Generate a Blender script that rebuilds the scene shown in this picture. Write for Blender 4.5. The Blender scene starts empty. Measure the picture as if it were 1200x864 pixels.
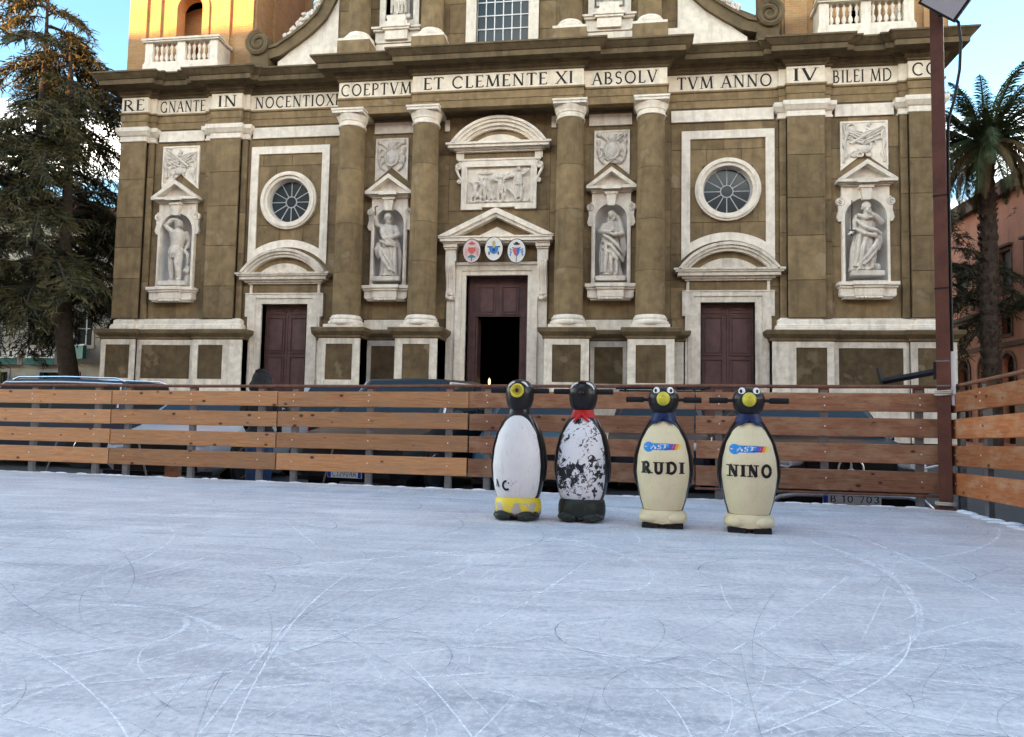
import bpy, math, random
from math import sin, cos, pi, radians, sqrt
from mathutils import Vector, Matrix
from mathutils.geometry import tessellate_polygon
import numpy as np
random.seed(7)
SC = bpy.context.scene
COL = SC.collection

# ------------------------------------------------------------------ camera
cam_data = bpy.data.cameras.new('camera')
cam = bpy.data.objects.new('camera', cam_data); COL.objects.link(cam)
cam_data.sensor_width = 36.0
cam_data.lens = 881.276 / 1200 * 36
cam_data.clip_end = 3000
_y, _p, _r = radians(8.43753), radians(3.89396), radians(1.09398)
_f = Vector((-sin(_y)*cos(_p), cos(_y)*cos(_p), sin(_p)))
_rt = Vector((cos(_y), sin(_y), 0)); _up = _rt.cross(_f)
_r2 = cos(_r)*_rt + sin(_r)*_up; _u2 = -sin(_r)*_rt + cos(_r)*_up
cam.matrix_world = Matrix(((_r2.x, _u2.x, -_f.x, 4.6188), (_r2.y, _u2.y, -_f.y, -27.0), (_r2.z, _u2.z, -_f.z, 0.78), (0, 0, 0, 1)))
SC.camera = cam

# ------------------------------------------------------------------ sky and sun
SUN_EL, SUN_AZ = radians(8.0), radians(42.0)     # low evening sun, behind the viewer and to the left
to_sun = Vector((-sin(SUN_AZ)*cos(SUN_EL), -cos(SUN_AZ)*cos(SUN_EL), sin(SUN_EL)))
world = bpy.data.worlds.new('World'); SC.world = world; world.use_nodes = True
wn = world.node_tree.nodes; wl = world.node_tree.links; wn.clear()
w_out = wn.new('ShaderNodeOutputWorld'); w_bg = wn.new('ShaderNodeBackground'); w_sky = wn.new('ShaderNodeTexSky')
w_sky.sky_type = 'NISHITA'; w_sky.sun_disc = False
w_sky.sun_elevation = SUN_EL; w_sky.sun_rotation = math.atan2(to_sun.x, to_sun.y)
w_sky.air_density = 1.0; w_sky.dust_density = 0.6; w_sky.ozone_density = 1.0
w_bg.inputs['Strength'].default_value = 0.15
# broken evening cloud, brightened for the facade, thinned overhead to dim the ice
w_co = wn.new('ShaderNodeTexCoord'); w_sep = wn.new('ShaderNodeSeparateXYZ'); wl.new(w_co.outputs['Generated'], w_sep.inputs[0])
w_zz = wn.new('ShaderNodeMath'); w_zz.operation = 'ADD'; w_zz.inputs[1].default_value = 0.22; wl.new(w_sep.outputs['Z'], w_zz.inputs[0])
w_zm = wn.new('ShaderNodeMath'); w_zm.operation = 'MAXIMUM'; w_zm.inputs[1].default_value = 0.05; wl.new(w_zz.outputs[0], w_zm.inputs[0])
w_dx = wn.new('ShaderNodeMath'); w_dx.operation = 'DIVIDE'; wl.new(w_sep.outputs['X'], w_dx.inputs[0]); wl.new(w_zm.outputs[0], w_dx.inputs[1])
w_dy = wn.new('ShaderNodeMath'); w_dy.operation = 'DIVIDE'; wl.new(w_sep.outputs['Y'], w_dy.inputs[0]); wl.new(w_zm.outputs[0], w_dy.inputs[1])
w_cmb = wn.new('ShaderNodeCombineXYZ'); wl.new(w_dx.outputs[0], w_cmb.inputs[0]); wl.new(w_dy.outputs[0], w_cmb.inputs[1])
w_off = wn.new('ShaderNodeVectorMath'); w_off.operation = 'ADD'; w_off.inputs[1].default_value = (7.0, 8.4, 2.2); wl.new(w_cmb.outputs[0], w_off.inputs[0])
w_noi = wn.new('ShaderNodeTexNoise'); w_noi.inputs['Scale'].default_value = 0.9; w_noi.inputs['Detail'].default_value = 7; w_noi.inputs['Roughness'].default_value = 0.55
w_noi.inputs['Distortion'].default_value = 0.3
wl.new(w_off.outputs[0], w_noi.inputs['Vector'])
w_rmp = wn.new('ShaderNodeValToRGB'); w_rmp.color_ramp.elements[0].position = 0.45; w_rmp.color_ramp.elements[1].position = 0.66
w_thin = wn.new('ShaderNodeMapRange'); w_thin.inputs['From Min'].default_value = 0.30; w_thin.inputs['From Max'].default_value = 0.75; w_thin.inputs['To Min'].default_value = 0.0; w_thin.inputs['To Max'].default_value = -0.16
wl.new(w_sep.outputs['Z'], w_thin.inputs['Value'])      # cloud banks lie low, clearer overhead
w_cov = wn.new('ShaderNodeMath'); w_cov.operation = 'ADD'; wl.new(w_noi.outputs['Fac'], w_cov.inputs[0]); wl.new(w_thin.outputs[0], w_cov.inputs[1])
wl.new(w_cov.outputs[0], w_rmp.inputs[0])
w_mx = wn.new('ShaderNodeMix'); w_mx.data_type = 'RGBA'; w_mx.inputs['B'].default_value = (13.6, 11.9, 9.8, 1)
wl.new(w_rmp.outputs[0], w_mx.inputs['Factor']); 
w_tint = wn.new('ShaderNodeMix'); w_tint.data_type = 'RGBA'; w_tint.blend_type = 'MULTIPLY'; w_tint.inputs['Factor'].default_value = 1.0; w_tint.inputs['B'].default_value = (.43, .57, .64, 1)
wl.new(w_sky.outputs[0], w_tint.inputs['A']); wl.new(w_tint.outputs['Result'], w_mx.inputs['A'])
wl.new(w_mx.outputs['Result'], w_bg.inputs['Color']); wl.new(w_bg.outputs[0], w_out.inputs[0])
sun_data = bpy.data.lights.new('sun', 'SUN'); sun_data.energy = 4.6; sun_data.angle = radians(0.53); sun_data.color = (1.0, 0.47, 0.13)
sun = bpy.data.objects.new('sun', sun_data); COL.objects.link(sun)
sun.rotation_euler = to_sun.to_track_quat('Z', 'Y').to_euler()

SC.view_settings.view_transform = 'Standard'; SC.view_settings.look = 'None'; SC.view_settings.gamma = 1.0
SC.view_settings.use_curve_mapping = False
SC.view_settings.exposure = 3.0
SC.cycles.use_denoising = True
SC.cycles.max_bounces = 4
SC.cycles.transparent_max_bounces = 8

# ------------------------------------------------------------------ helpers
class MB:
    def __init__(s): s.v = []; s.f = []; s.m = []; s.s = []
    def add(s, vs, fs, mi=0, sm=False):
        o = len(s.v); s.v += [tuple(v) for v in vs]
        for f in fs: s.f.append(tuple(i+o for i in f)); s.m.append(mi); s.s.append(sm)
        return s
    def box(s, x0, x1, y0, y1, z0, z1, mi=0):
        return s.add([(x0,y0,z0),(x1,y0,z0),(x1,y1,z0),(x0,y1,z0),(x0,y0,z1),(x1,y0,z1),(x1,y1,z1),(x0,y1,z1)],
                     [(0,3,2,1),(4,5,6,7),(0,1,5,4),(1,2,6,5),(2,3,7,6),(3,0,4,7)], mi)
    def prism(s, poly, y0, y1, mi=0, ax='y', sm=False):
        if sum(poly[i][0]*poly[(i+1) % len(poly)][1]-poly[(i+1) % len(poly)][0]*poly[i][1] for i in range(len(poly))) < 0: poly = poly[::-1]
        n = len(poly)
        mk = {'y': lambda a, b, c: (a, c, b), 'x': lambda a, b, c: (c, a, b), 'z': lambda a, b, c: (a, b, c)}[ax]
        vs = [mk(a, b, y0) for a, b in poly] + [mk(a, b, y1) for a, b in poly]
        o = len(s.v)
        s.add(vs, [tuple(range(n)), tuple(range(2*n-1, n-1, -1))], mi)
        s.add(vs, [(i, i+n, (i+1) % n+n, (i+1) % n) for i in range(n)], mi, sm)
        return s
    def plate(s, outer, holes, y0, y1, mi=0):
        loops = [outer]+holes; flat = [p for l in loops for p in l]
        tris = tessellate_polygon([[Vector((a, b, 0)) for a, b in l] for l in loops])
        n = len(flat)
        vs = [(a, y0, b) for a, b in flat]+[(a, y1, b) for a, b in flat]
        fs = []
        for t in tris:
            a, b, c = t
            ar = (flat[b][0]-flat[a][0])*(flat[c][1]-flat[a][1])-(flat[c][0]-flat[a][0])*(flat[b][1]-flat[a][1])
            if ar < 0: a, b, c = a, c, b
            fs.append((a, b, c)); fs.append((c+n, b+n, a+n))
        k = 0
        for l in loops:
            m = len(l)
            for i in range(m): fs.append((k+i, k+i+n, k+(i+1) % m+n, k+(i+1) % m))
            k += m
        return s.add(vs, fs, mi)
    def lathe(s, prof, cx=0, cy=0, seg=24, sx=1, sy=1, mi=0, a0=0, a1=2*pi, sm=True):
        full = abs(a1-a0-2*pi) < 1e-6; n = seg if full else seg+1
        vs = []
        for r, z in prof:
            for i in range(n):
                a = a0+(a1-a0)*i/seg; vs.append((cx+r*sx*cos(a), cy+r*sy*sin(a), z))
        fs = []
        for j in range(len(prof)-1):
            for i in range(seg):
                k = (i+1) % n; fs.append((j*n+i, j*n+k, (j+1)*n+k, (j+1)*n+i))
        s.add(vs, fs, mi, sm)
        if full:
            if prof[0][0] > 1e-4: s.add(vs[:n], [tuple(range(n-1, -1, -1))], mi)
            if prof[-1][0] > 1e-4: s.add(vs[-n:], [tuple(range(n))], mi)
        return s
    def tube(s, pts, r, seg=8, mi=0, cap=True, sm=True, flat=1.0):
        pts = [Vector(p) for p in pts]; n = len(pts); rr = r if isinstance(r, (list, tuple)) else [r]*n
        vs = []; up = Vector((0, 0, 1)); nx = None
        for i, p in enumerate(pts):
            t = (pts[min(i+1, n-1)]-pts[max(i-1, 0)]).normalized()
            if nx is None:
                nx = t.cross(up)
                if nx.length < 1e-3: nx = t.cross(Vector((0, 1, 0)))
            nx = (nx-t*nx.dot(t))
            if nx.length < 1e-5: nx = t.orthogonal()
            nx.normalize(); ny = t.cross(nx)
            for k in range(seg):
                a = 2*pi*k/seg; vs.append(p+nx*(rr[i]*cos(a))+ny*(rr[i]*flat*sin(a)))
        fs = [(j*seg+k, j*seg+(k+1) % seg, (j+1)*seg+(k+1) % seg, (j+1)*seg+k) for j in range(n-1) for k in range(seg)]
        s.add(vs, fs, mi, sm)
        if cap: s.add(vs[:seg], [tuple(range(seg-1, -1, -1))], mi); s.add(vs[-seg:], [tuple(range(seg))], mi)
        return s
    def ball(s, c, r, seg=12, rings=8, mi=0, rot=None):
        c = Vector(c); r = (r, r, r) if not isinstance(r, (tuple, list)) else r
        vs = []; R = rot.to_matrix() if rot is not None and hasattr(rot, 'to_matrix') else rot
        def P(a, b):
            p = Vector((r[0]*sin(a)*cos(b), r[1]*sin(a)*sin(b), r[2]*cos(a)))
            return c+(R @ p if R is not None else p)
        vs.append(P(0, 0))
        for j in range(1, rings):
            for i in range(seg): vs.append(P(pi*j/rings, 2*pi*i/seg))
        vs.append(P(pi, 0)); e = len(vs)-1
        fs = [(0, 1+i, 1+(i+1) % seg) for i in range(seg)]
        for j in range(rings-2):
            o = 1+j*seg
            for i in range(seg): fs.append((o+i, o+seg+i, o+seg+(i+1) % seg, o+(i+1) % seg))
        o = 1+(rings-2)*seg
        fs += [(o+i, e, o+(i+1) % seg) for i in range(seg)]
        return s.add(vs, fs, mi, True)
    def arc(s, cx, cz, r0, r1, a0, a1, y0, y1, n=20, mi=0):
        po = [(cx+r1*cos(a0+(a1-a0)*i/n), cz+r1*sin(a0+(a1-a0)*i/n)) for i in range(n+1)]
        pi_ = [(cx+r0*cos(a0+(a1-a0)*i/n), cz+r0*sin(a0+(a1-a0)*i/n)) for i in range(n+1)]
        vs = [(a, y0, b) for a, b in po]+[(a, y0, b) for a, b in pi_]+[(a, y1, b) for a, b in po]+[(a, y1, b) for a, b in pi_]
        m = n+1; fs = []
        for i in range(n):
            fs += [(i, i+1, m+i+1, m+i), (2*m+i, 3*m+i, 3*m+i+1, 2*m+i+1), (i, 2*m+i, 2*m+i+1, i+1), (m+i, m+i+1, 3*m+i+1, 3*m+i)]
        fs += [(0, m, 3*m, 2*m), (n, 2*m+n, 3*m+n, m+n)]
        return s.add(vs, fs, mi)
    def mould(s, path, prof, mi=0):
        n = len(path); P = [Vector((a, b)) for a, b in path]; rows = []
        for i in range(n):
            ns = []
            if i > 0: d = (P[i]-P[i-1]).normalized(); ns.append(Vector((d.y, -d.x)))
            if i < n-1: d = (P[i+1]-P[i]).normalized(); ns.append(Vector((d.y, -d.x)))
            o = ns[0] if len(ns) == 1 or (ns[0]-ns[1]).length < 1e-6 else (ns[0]+ns[1])/(1+ns[0].dot(ns[1]))
            rows.append([(P[i].x+o.x*d_, P[i].y+o.y*d_, z) for d_, z in prof])
        k = len(prof); vs = [v for r in rows for v in r]; fs = []
        for i in range(n-1):
            for j in range(k-1): fs.append((i*k+j, (i+1)*k+j, (i+1)*k+j+1, i*k+j+1))
        fs += [tuple(range(k)), tuple((n-1)*k+j for j in range(k-1, -1, -1))]
        return s.add(vs, fs, mi)
    def mesh(s, name, mats, angle=40):
        me = bpy.data.meshes.new(name); me.from_pydata(s.v, [], s.f)
        mats = mats if isinstance(mats, (list, tuple)) else [mats]
        for m in mats: me.materials.append(m)
        if len(mats) > 1: me.polygons.foreach_set('material_index', s.m)
        if any(s.s):
            me.polygons.foreach_set('use_smooth', s.s)
            try: me.set_sharp_from_angle(angle=radians(angle))
            except Exception: pass
        me.update(); return me
    def build(s, name, mats, parent=None, loc=None, rot=None, angle=40):
        return obj(name, s.mesh(name, mats, angle), parent, loc, rot)

def obj(name, me, parent=None, loc=None, rot=None, scale=None):
    o = bpy.data.objects.new(name, me); COL.objects.link(o)
    if parent is not None: o.parent = parent
    if loc is not None: o.location = loc
    if rot is not None: o.rotation_euler = rot
    if scale is not None: o.scale = scale
    return o
def tag(o, label, cat, group=None, kind=None):
    o['label'] = label; o['category'] = cat
    if group: o['group'] = group
    if kind: o['kind'] = kind
    return o
def thing(name, label, cat, loc=(0, 0, 0), rz=0, group=None):
    o = bpy.data.objects.new(name, None); COL.objects.link(o); o.location = loc; o.rotation_euler = (0, 0, rz); o.empty_display_size = .2
    return tag(o, label, cat, group)
def struct(o): o['kind'] = 'structure'; return o
def stuff(o): o['kind'] = 'stuff'; return o
def remesh(mb, name, mat, voxel, smooth=2, parent=None, loc=None, rot=None):
    t = mb.build('tmp', mat); md = t.modifiers.new('r', 'REMESH'); md.mode = 'VOXEL'; md.voxel_size = voxel
    if smooth: sm = t.modifiers.new('s', 'SMOOTH'); sm.iterations = smooth; sm.factor = .5
    dg = bpy.context.evaluated_depsgraph_get(); me = bpy.data.meshes.new_from_object(t.evaluated_get(dg))
    tm = t.data; bpy.data.objects.remove(t); bpy.data.meshes.remove(tm)
    me.name = name; me.materials.clear(); me.materials.append(mat)
    me.polygons.foreach_set('use_smooth', [True]*len(me.polygons)); me.update()
    return obj(name, me, parent, loc, rot)
def copy_tree(o, parent=None):
    c = o.copy(); COL.objects.link(c); c.parent = parent
    for ch in list(o.children): copy_tree(ch, c)
    return c

# ------------------------------------------------------------------ materials
def nt(name):
    m = bpy.data.materials.new(name); m.use_nodes = True; t = m.node_tree
    return m, t.nodes, t.links, t.nodes['Principled BSDF']
def rgb(c): return (c[0], c[1], c[2], 1)
def mixn(N, L, fac, a, b, mode='MIX'):
    x = N.new('ShaderNodeMix'); x.data_type = 'RGBA'; x.blend_type = mode
    for nm, val in (('Factor', fac), ('A', a), ('B', b)):
        if isinstance(val, (int, float)): x.inputs[nm].default_value = val
        elif isinstance(val, tuple): x.inputs[nm].default_value = rgb(val)
        else: L.new(val, x.inputs[nm])
    return x.outputs['Result']
def ramp(N, L, src, stops):
    r = N.new('ShaderNodeValToRGB'); e = r.color_ramp.elements
    while len(e) < len(stops): e.new(0.5)
    for i, (p, c) in enumerate(stops): e[i].position = p; e[i].color = rgb(c) if isinstance(c, tuple) else (c, c, c, 1)
    L.new(src, r.inputs[0]); return r.outputs[0]
def coords(N, L, kind, sc=(1, 1, 1), rnd=False):
    if kind == 'pos': src = N.new('ShaderNodeNewGeometry').outputs['Position']
    else: src = N.new('ShaderNodeTexCoord').outputs['Object']
    if rnd:
        oi = N.new('ShaderNodeObjectInfo'); mu = N.new('ShaderNodeMath'); mu.operation = 'MULTIPLY'; mu.inputs[1].default_value = 37.0
        L.new(oi.outputs['Random'], mu.inputs[0]); ad = N.new('ShaderNodeVectorMath'); ad.operation = 'ADD'
        L.new(src, ad.inputs[0]); L.new(mu.outputs[0], ad.inputs[1]); src = ad.outputs[0]
    mp = N.new('ShaderNodeMapping'); mp.inputs['Scale'].default_value = sc; L.new(src, mp.inputs['Vector']); return mp.outputs[0]
def noise(N, L, vec, scale, detail=6, rough=.55, dist=0):
    n = N.new('ShaderNodeTexNoise'); n.inputs['Scale'].default_value = scale; n.inputs['Detail'].default_value = detail
    n.inputs['Roughness'].default_value = rough; n.inputs['Distortion'].default_value = dist; L.new(vec, n.inputs['Vector']); return n.outputs['Fac']
def bumpn(N, L, h, st, dist, b):
    u = N.new('ShaderNodeBump'); u.inputs['Strength'].default_value = st; u.inputs['Distance'].default_value = dist
    L.new(h, u.inputs['Height']); L.new(u.outputs[0], b.inputs['Normal'])
def surf(name, c1, c2, sc=3., rough=.8, bump=.3, bsc=50, bd=.01, streak=None, st=.35, rnd=.0, metal=0, coat=0, kind='pos', fleck=None):
    """weathered solid surface: two tones by noise, optional vertical stains, a tone of its own for each piece"""
    m, N, L, b = nt(name); v = coords(N, L, kind)
    c = mixn(N, L, ramp(N, L, noise(N, L, v, sc, 8, .62), [(.36, 0.), (.66, 1.)]), c1, c2)
    if streak:
        v2 = coords(N, L, kind, (1, 1, .13)); f = ramp(N, L, noise(N, L, v2, 3.2, 6, .65), [(.50, 0.), (.72, st)]); c = mixn(N, L, f, c, streak)
    if fleck:
        f = ramp(N, L, noise(N, L, v, 1.3, 3, .5), [(.63, 0.), (.68, .7)]); c = mixn(N, L, f, c, fleck)
    if rnd:
        oi = N.new('ShaderNodeObjectInfo'); f = ramp(N, L, oi.outputs['Random'], [(0., 1-rnd), (1., 1+rnd)]); c = mixn(N, L, 1., c, f, 'MULTIPLY')
    L.new(c, b.inputs['Base Color']); b.inputs['Roughness'].default_value = rough; b.inputs['Metallic'].default_value = metal; b.inputs['Specular IOR Level'].default_value = .25
    if coat: b.inputs['Coat Weight'].default_value = coat; b.inputs['Coat Roughness'].default_value = .06
    if bump: bumpn(N, L, noise(N, L, v, bsc, 5, .6), bump, bd, b)
    return m
def plain(name, c, rough=.5, metal=0, coat=0, emit=None, es=1, spec=.22):
    m, N, L, b = nt(name); v = coords(N, L, 'obj')
    f = noise(N, L, v, 9, 4); col = mixn(N, L, f, tuple(x*.86 for x in c), tuple(min(1, x*1.1) for x in c))
    L.new(col, b.inputs['Base Color']); b.inputs['Specular IOR Level'].default_value = spec
    b.inputs['Roughness'].default_value = rough; b.inputs['Metallic'].default_value = metal
    if coat: b.inputs['Coat Weight'].default_value = coat; b.inputs['Coat Roughness'].default_value = .04
    if emit: b.inputs['Emission Color'].default_value = rgb(emit); b.inputs['Emission Strength'].default_value = es
    return m
M = {}
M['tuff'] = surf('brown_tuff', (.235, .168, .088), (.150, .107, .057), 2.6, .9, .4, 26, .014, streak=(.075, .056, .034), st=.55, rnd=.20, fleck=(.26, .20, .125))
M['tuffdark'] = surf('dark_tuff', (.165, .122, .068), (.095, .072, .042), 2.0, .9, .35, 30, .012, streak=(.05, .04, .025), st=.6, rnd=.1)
M['marble'] = surf('white_travertine', (.80, .73, .62), (.64, .58, .49), 4.5, .7, .25, 40, .006, streak=(.30, .26, .21), st=.42, rnd=.06)
M['marble2'] = surf('grey_travertine', (.72, .655, .56), (.52, .47, .39), 4.0, .75, .3, 40, .006, streak=(.22, .19, .15), st=.62, rnd=.06)
M['statue'] = surf('statue_marble', (.66, .61, .54), (.50, .455, .39), 5, .65, .2, 30, .006, streak=(.26, .22, .17), st=.55)
M['niche'] = surf('niche_plaster', (.72, .71, .68), (.58, .575, .56), 2, .8, .15)
M['frieze'] = surf('frieze_travertine', (.80, .72, .59), (.62, .555, .45), 3.0, .7, .2, 40, .004, streak=(.34, .30, .24), st=.5)
M['ink'] = plain('carved_letter_lead', (.018, .016, .014), .6)
M['door'] = surf('maroon_door_paint', (.115, .060, .056), (.075, .040, .039), 3, .55, .15, 80, .003, streak=(.045, .028, .028), st=.6)
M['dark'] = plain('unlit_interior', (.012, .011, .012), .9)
M['glass'] = plain('window_glass', (.02, .035, .042), .10, spec=.3)
M['lead'] = plain('leaded_bars', (.42, .42, .43), .5)
M['whitewin'] = plain('white_window_bar', (.75, .75, .74), .5)
M['black'] = plain('black_plastic', (.014, .014, .016), .38)
M['rubber'] = plain('black_rubber', (.016, .016, .017), .75)
M['steel'] = surf('galvanised_steel', (.20, .21, .22), (.14, .15, .155), 14, .45, .1, 60, .002, metal=.55, kind='obj')
M['chrome'] = plain('chrome', (.78, .79, .80), .22, 1.0)
M['rust'] = surf('rusty_brown_paint', (.125, .048, .030), (.075, .030, .022), 5, .55, .2, 40, .003, streak=(.045, .022, .018), st=.7, kind='obj')
M['railwood'] = surf('weathered_rail', (.20, .095, .055), (.115, .055, .036), 9, .7, .3, 50, .003, kind='obj')
M['white'] = plain('white_paint', (.76, .77, .76), .35)
M['screw'] = plain('zinc_screw', (.72, .72, .70), .35, .3)

def wood(name, c1, c2, c3, knot):
    m, N, L, b = nt(name); v = coords(N, L, 'obj', (.55, 6, 9), True)
    g = noise(N, L, v, 3.2, 9, .68, 1.6)
    c = ramp(N, L, g, [(.30, c3), (.45, c1), (.56, c2), (.70, c3), (.80, c1)])
    fine = noise(N, L, coords(N, L, 'obj', (1.2, 40, 60), True), 4, 4, .6)
    c = mixn(N, L, ramp(N, L, fine, [(.40, 0.), (.66, .6)]), c, c3)
    grime = noise(N, L, coords(N, L, 'obj', (1, 1, 2.5), True), 4.0, 7, .68)
    c = mixn(N, L, ramp(N, L, grime, [(.46, 0.), (.66, .75)]), c, (.38, .245, .145))
    # knots: dark ellipses sparsely spread along the board
    vo = N.new('ShaderNodeTexVoronoi'); vo.inputs['Scale'].default_value = 1.0; vo.inputs['Randomness'].default_value = 1.0
    L.new(coords(N, L, 'obj', (5.0, 9, 8.5), True), vo.inputs['Vector'])
    k = ramp(N, L, vo.outputs['Distance'], [(.10, 1.), (.17, 0.)])
    sepc = N.new('ShaderNodeSeparateColor'); L.new(vo.outputs['Color'], sepc.inputs[0])
    kk = N.new('ShaderNodeMath'); kk.operation = 'MULTIPLY'; L.new(k, kk.inputs[0]); L.new(ramp(N, L, sepc.outputs[0], [(.36, 0.), (.46, .95)]), kk.inputs[1])
    c = mixn(N, L, kk.outputs[0], c, knot)
    oi = N.new('ShaderNodeObjectInfo'); c = mixn(N, L, 1., c, ramp(N, L, oi.outputs['Random'], [(0., (.68, .68, .70)), (.5, (.98, .95, .92)), (1., (1.15, 1.16, 1.17))]), 'MULTIPLY')
    L.new(c, b.inputs['Base Color']); b.inputs['Roughness'].default_value = .72; b.inputs['Specular IOR Level'].default_value = .2
    bumpn(N, L, fine, .35, .004, b); return m
M['plank'] = wood('larch_plank', (.50, .255, .112), (.59, .33, .160), (.33, .160, .070), (.10, .035, .018))
M['plankred'] = wood('reddish_larch_plank', (.33, .12, .046), (.40, .155, .06), (.21, .07, .028), (.09, .03, .016))
M['plankbrown'] = wood('brown_larch_plank', (.27, .13, .072), (.34, .175, .10), (.165, .077, .042), (.06, .025, .016))

def brick(name, c1, c2, mortar):
    m, N, L, b = nt(name); pos = N.new('ShaderNodeNewGeometry').outputs['Position']; sp = N.new('ShaderNodeSeparateXYZ'); L.new(pos, sp.inputs[0])
    ad = N.new('ShaderNodeMath'); ad.operation = 'ADD'; L.new(sp.outputs[0], ad.inputs[0]); L.new(sp.outputs[1], ad.inputs[1])
    cb = N.new('ShaderNodeCombineXYZ'); L.new(ad.outputs[0], cb.inputs[0]); L.new(sp.outputs[2], cb.inputs[1])
    t = N.new('ShaderNodeTexBrick'); L.new(cb.outputs[0], t.inputs['Vector']); t.inputs['Scale'].default_value = 1
    t.inputs['Brick Width'].default_value = .30; t.inputs['Row Height'].default_value = .085; t.inputs['Mortar Size'].default_value = .012
    t.inputs['Color1'].default_value = rgb(c1); t.inputs['Color2'].default_value = rgb(c2); t.inputs['Mortar'].default_value = rgb(mortar)
    n = noise(N, L, pos, 1.6, 6); c = mixn(N, L, ramp(N, L, n, [(.4, 0.), (.7, .5)]), t.outputs['Color'], tuple(x*.62 for x in c1))
    L.new(c, b.inputs['Base Color']); b.inputs['Roughness'].default_value = .9; bumpn(N, L, t.outputs['Fac'], .3, .01, b); return m
M['brick'] = brick('tower_brick', (.42, .235, .095), (.34, .18, .072), (.36, .26, .15))

# ------------------------------------------------------------------ letter shapes (Roman capitals with serifs)
def _arc(cx, cy, rx, ry, a0, a1, n=14): return [(cx+rx*cos(radians(a0+(a1-a0)*i/n)), cy+ry*sin(radians(a0+(a1-a0)*i/n))) for i in range(n+1)]
_T, _H = .065, .125
GLYPH = {   # width, strokes (points, thick), serif points
 'I': (.26, [([(.13, 0), (.13, 1)], _H)], [(.13, 0), (.13, 1)]),
 'E': (.58, [([(.13, 0), (.13, 1)], _H), ([(.13, .97), (.52, .97)], _T), ([(.13, .52), (.45, .52)], _T), ([(.13, .03), (.55, .03)], _T), ([(.52, .97), (.53, .84)], _T), ([(.55, .03), (.57, .18)], _T)], [(.13, 0), (.13, 1)]),
 'T': (.68, [([(.34, 0), (.34, 1)], _H), ([(.03, .97), (.65, .97)], _T), ([(.03, .97), (.02, .82)], _T), ([(.65, .97), (.66, .82)], _T)], [(.34, 0)]),
 'L': (.55, [([(.13, 0), (.13, 1)], _H), ([(.13, .03), (.51, .03)], _T), ([(.51, .03), (.53, .2)], _T)], [(.13, 0), (.13, 1)]),
 'N': (.82, [([(.12, 0), (.12, 1)], _T), ([(.12, 1), (.70, 0)], _H), ([(.70, 0), (.70, 1)], _T)], [(.12, 0), (.08, 1), (.70, 1)]),
 'M': (.98, [([(.10, 0), (.17, 1)], _T), ([(.17, 1), (.49, .04)], _H), ([(.49, .04), (.81, 1)], _T), ([(.81, 1), (.88, 0)], _H)], [(.10, 0), (.13, 1), (.85, 1), (.88, 0)]),
 'A': (.78, [([(.06, 0), (.39, 1)], _T), ([(.39, 1), (.72, 0)], _H), ([(.19, .36), (.58, .36)], _T)], [(.06, 0), (.72, 0)]),
 'V': (.76, [([(.06, 1), (.38, 0)], _H), ([(.38, 0), (.70, 1)], _T)], [(.06, 1), (.70, 1)]),
 'X': (.74, [([(.06, 1), (.68, 0)], _H), ([(.06, 0), (.68, 1)], _T)], [(.06, 1), (.68, 1), (.06, 0), (.68, 0)]),
 'O': (.90, [(_arc(.45, .5, .37, .47, 0, 360, 28), .105)], []),
 'C': (.80, [(_arc(.46, .5, .38, .47, 48, 312, 22), .10), ([(.72, .86), (.73, .70)], _T)], []),
 'G': (.86, [(_arc(.46, .5, .38, .47, 48, 318, 22), .10), ([(.74, .06), (.74, .42)], _H), ([(.72, .86), (.73, .70)], _T)], [(.74, .42)]),
 'D': (.86, [([(.13, 0), (.13, 1)], _H), (_arc(.32, .5, .46, .47, 90, -90, 18), .105), ([(.13, .97), (.33, .97)], _T), ([(.13, .03), (.33, .03)], _T)], [(.13, 0), (.13, 1)]),
 'P': (.62, [([(.13, 0), (.13, 1)], _H), (_arc(.28, .73, .27, .24, 90, -90, 14), .095), ([(.13, .97), (.28, .97)], _T), ([(.13, .49), (.28, .49)], _T)], [(.13, 0), (.13, 1)]),
 'R': (.74, [([(.13, 0), (.13, 1)], _H), (_arc(.28, .73, .26, .24, 90, -90, 14), .095), ([(.13, .97), (.28, .97)], _T), ([(.13, .49), (.30, .49)], _T), ([(.32, .49), (.70, .0)], _H)], [(.13, 0), (.13, 1), (.70, 0)]),
 'B': (.68, [([(.13, 0), (.13, 1)], _H), (_arc(.28, .745, .23, .225, 90, -90, 12), .09), (_arc(.30, .275, .28, .25, 90, -90, 12), .10), ([(.13, .97), (.28, .97)], _T), ([(.13, .52), (.30, .52)], _T), ([(.13, .03), (.30, .03)], _T)], [(.13, 0), (.13, 1)]),
 'S': (.58, [(_arc(.29, .74, .20, .23, 30, 270, 14)+_arc(.29, .27, .21, .24, 90, -150, 14)[1:], .10)], []),
 'U': (.80, [([(.14, 1), (.14, .32)]+_arc(.40, .32, .26, .29, 180, 360, 14)+[(.66, .32), (.66, 1)], .11)], [(.14, 1), (.66, 1)]),
 '0': (.66, [(_arc(.33, .5, .23, .45, 0, 360, 24), .11)], []),
 '1': (.40, [([(.22, 0), (.22, 1)], .12), ([(.22, .98), (.05, .80)], .10)], []),
 '2': (.62, [(_arc(.31, .71, .23, .24, 160, -30, 12)+[(.08, .05), (.56, .05)], .11)], []),
 '3': (.60, [(_arc(.28, .73, .22, .22, 150, -90, 12)+_arc(.28, .27, .25, .24, 90, -150, 12), .11)], []),
 '7': (.60, [([(.05, .95), (.54, .95), (.22, 0)], .11)], []),
 '9': (.62, [(_arc(.31, .68, .22, .27, 0, 360, 20), .10), ([(.53, .68), (.45, .25), (.2, .04)], .10)], []),
 'J': (.45, [([(.33, 1), (.33, .28)]+_arc(.17, .25, .16, .2, 0, -140, 8), .11)], []),
}
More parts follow.
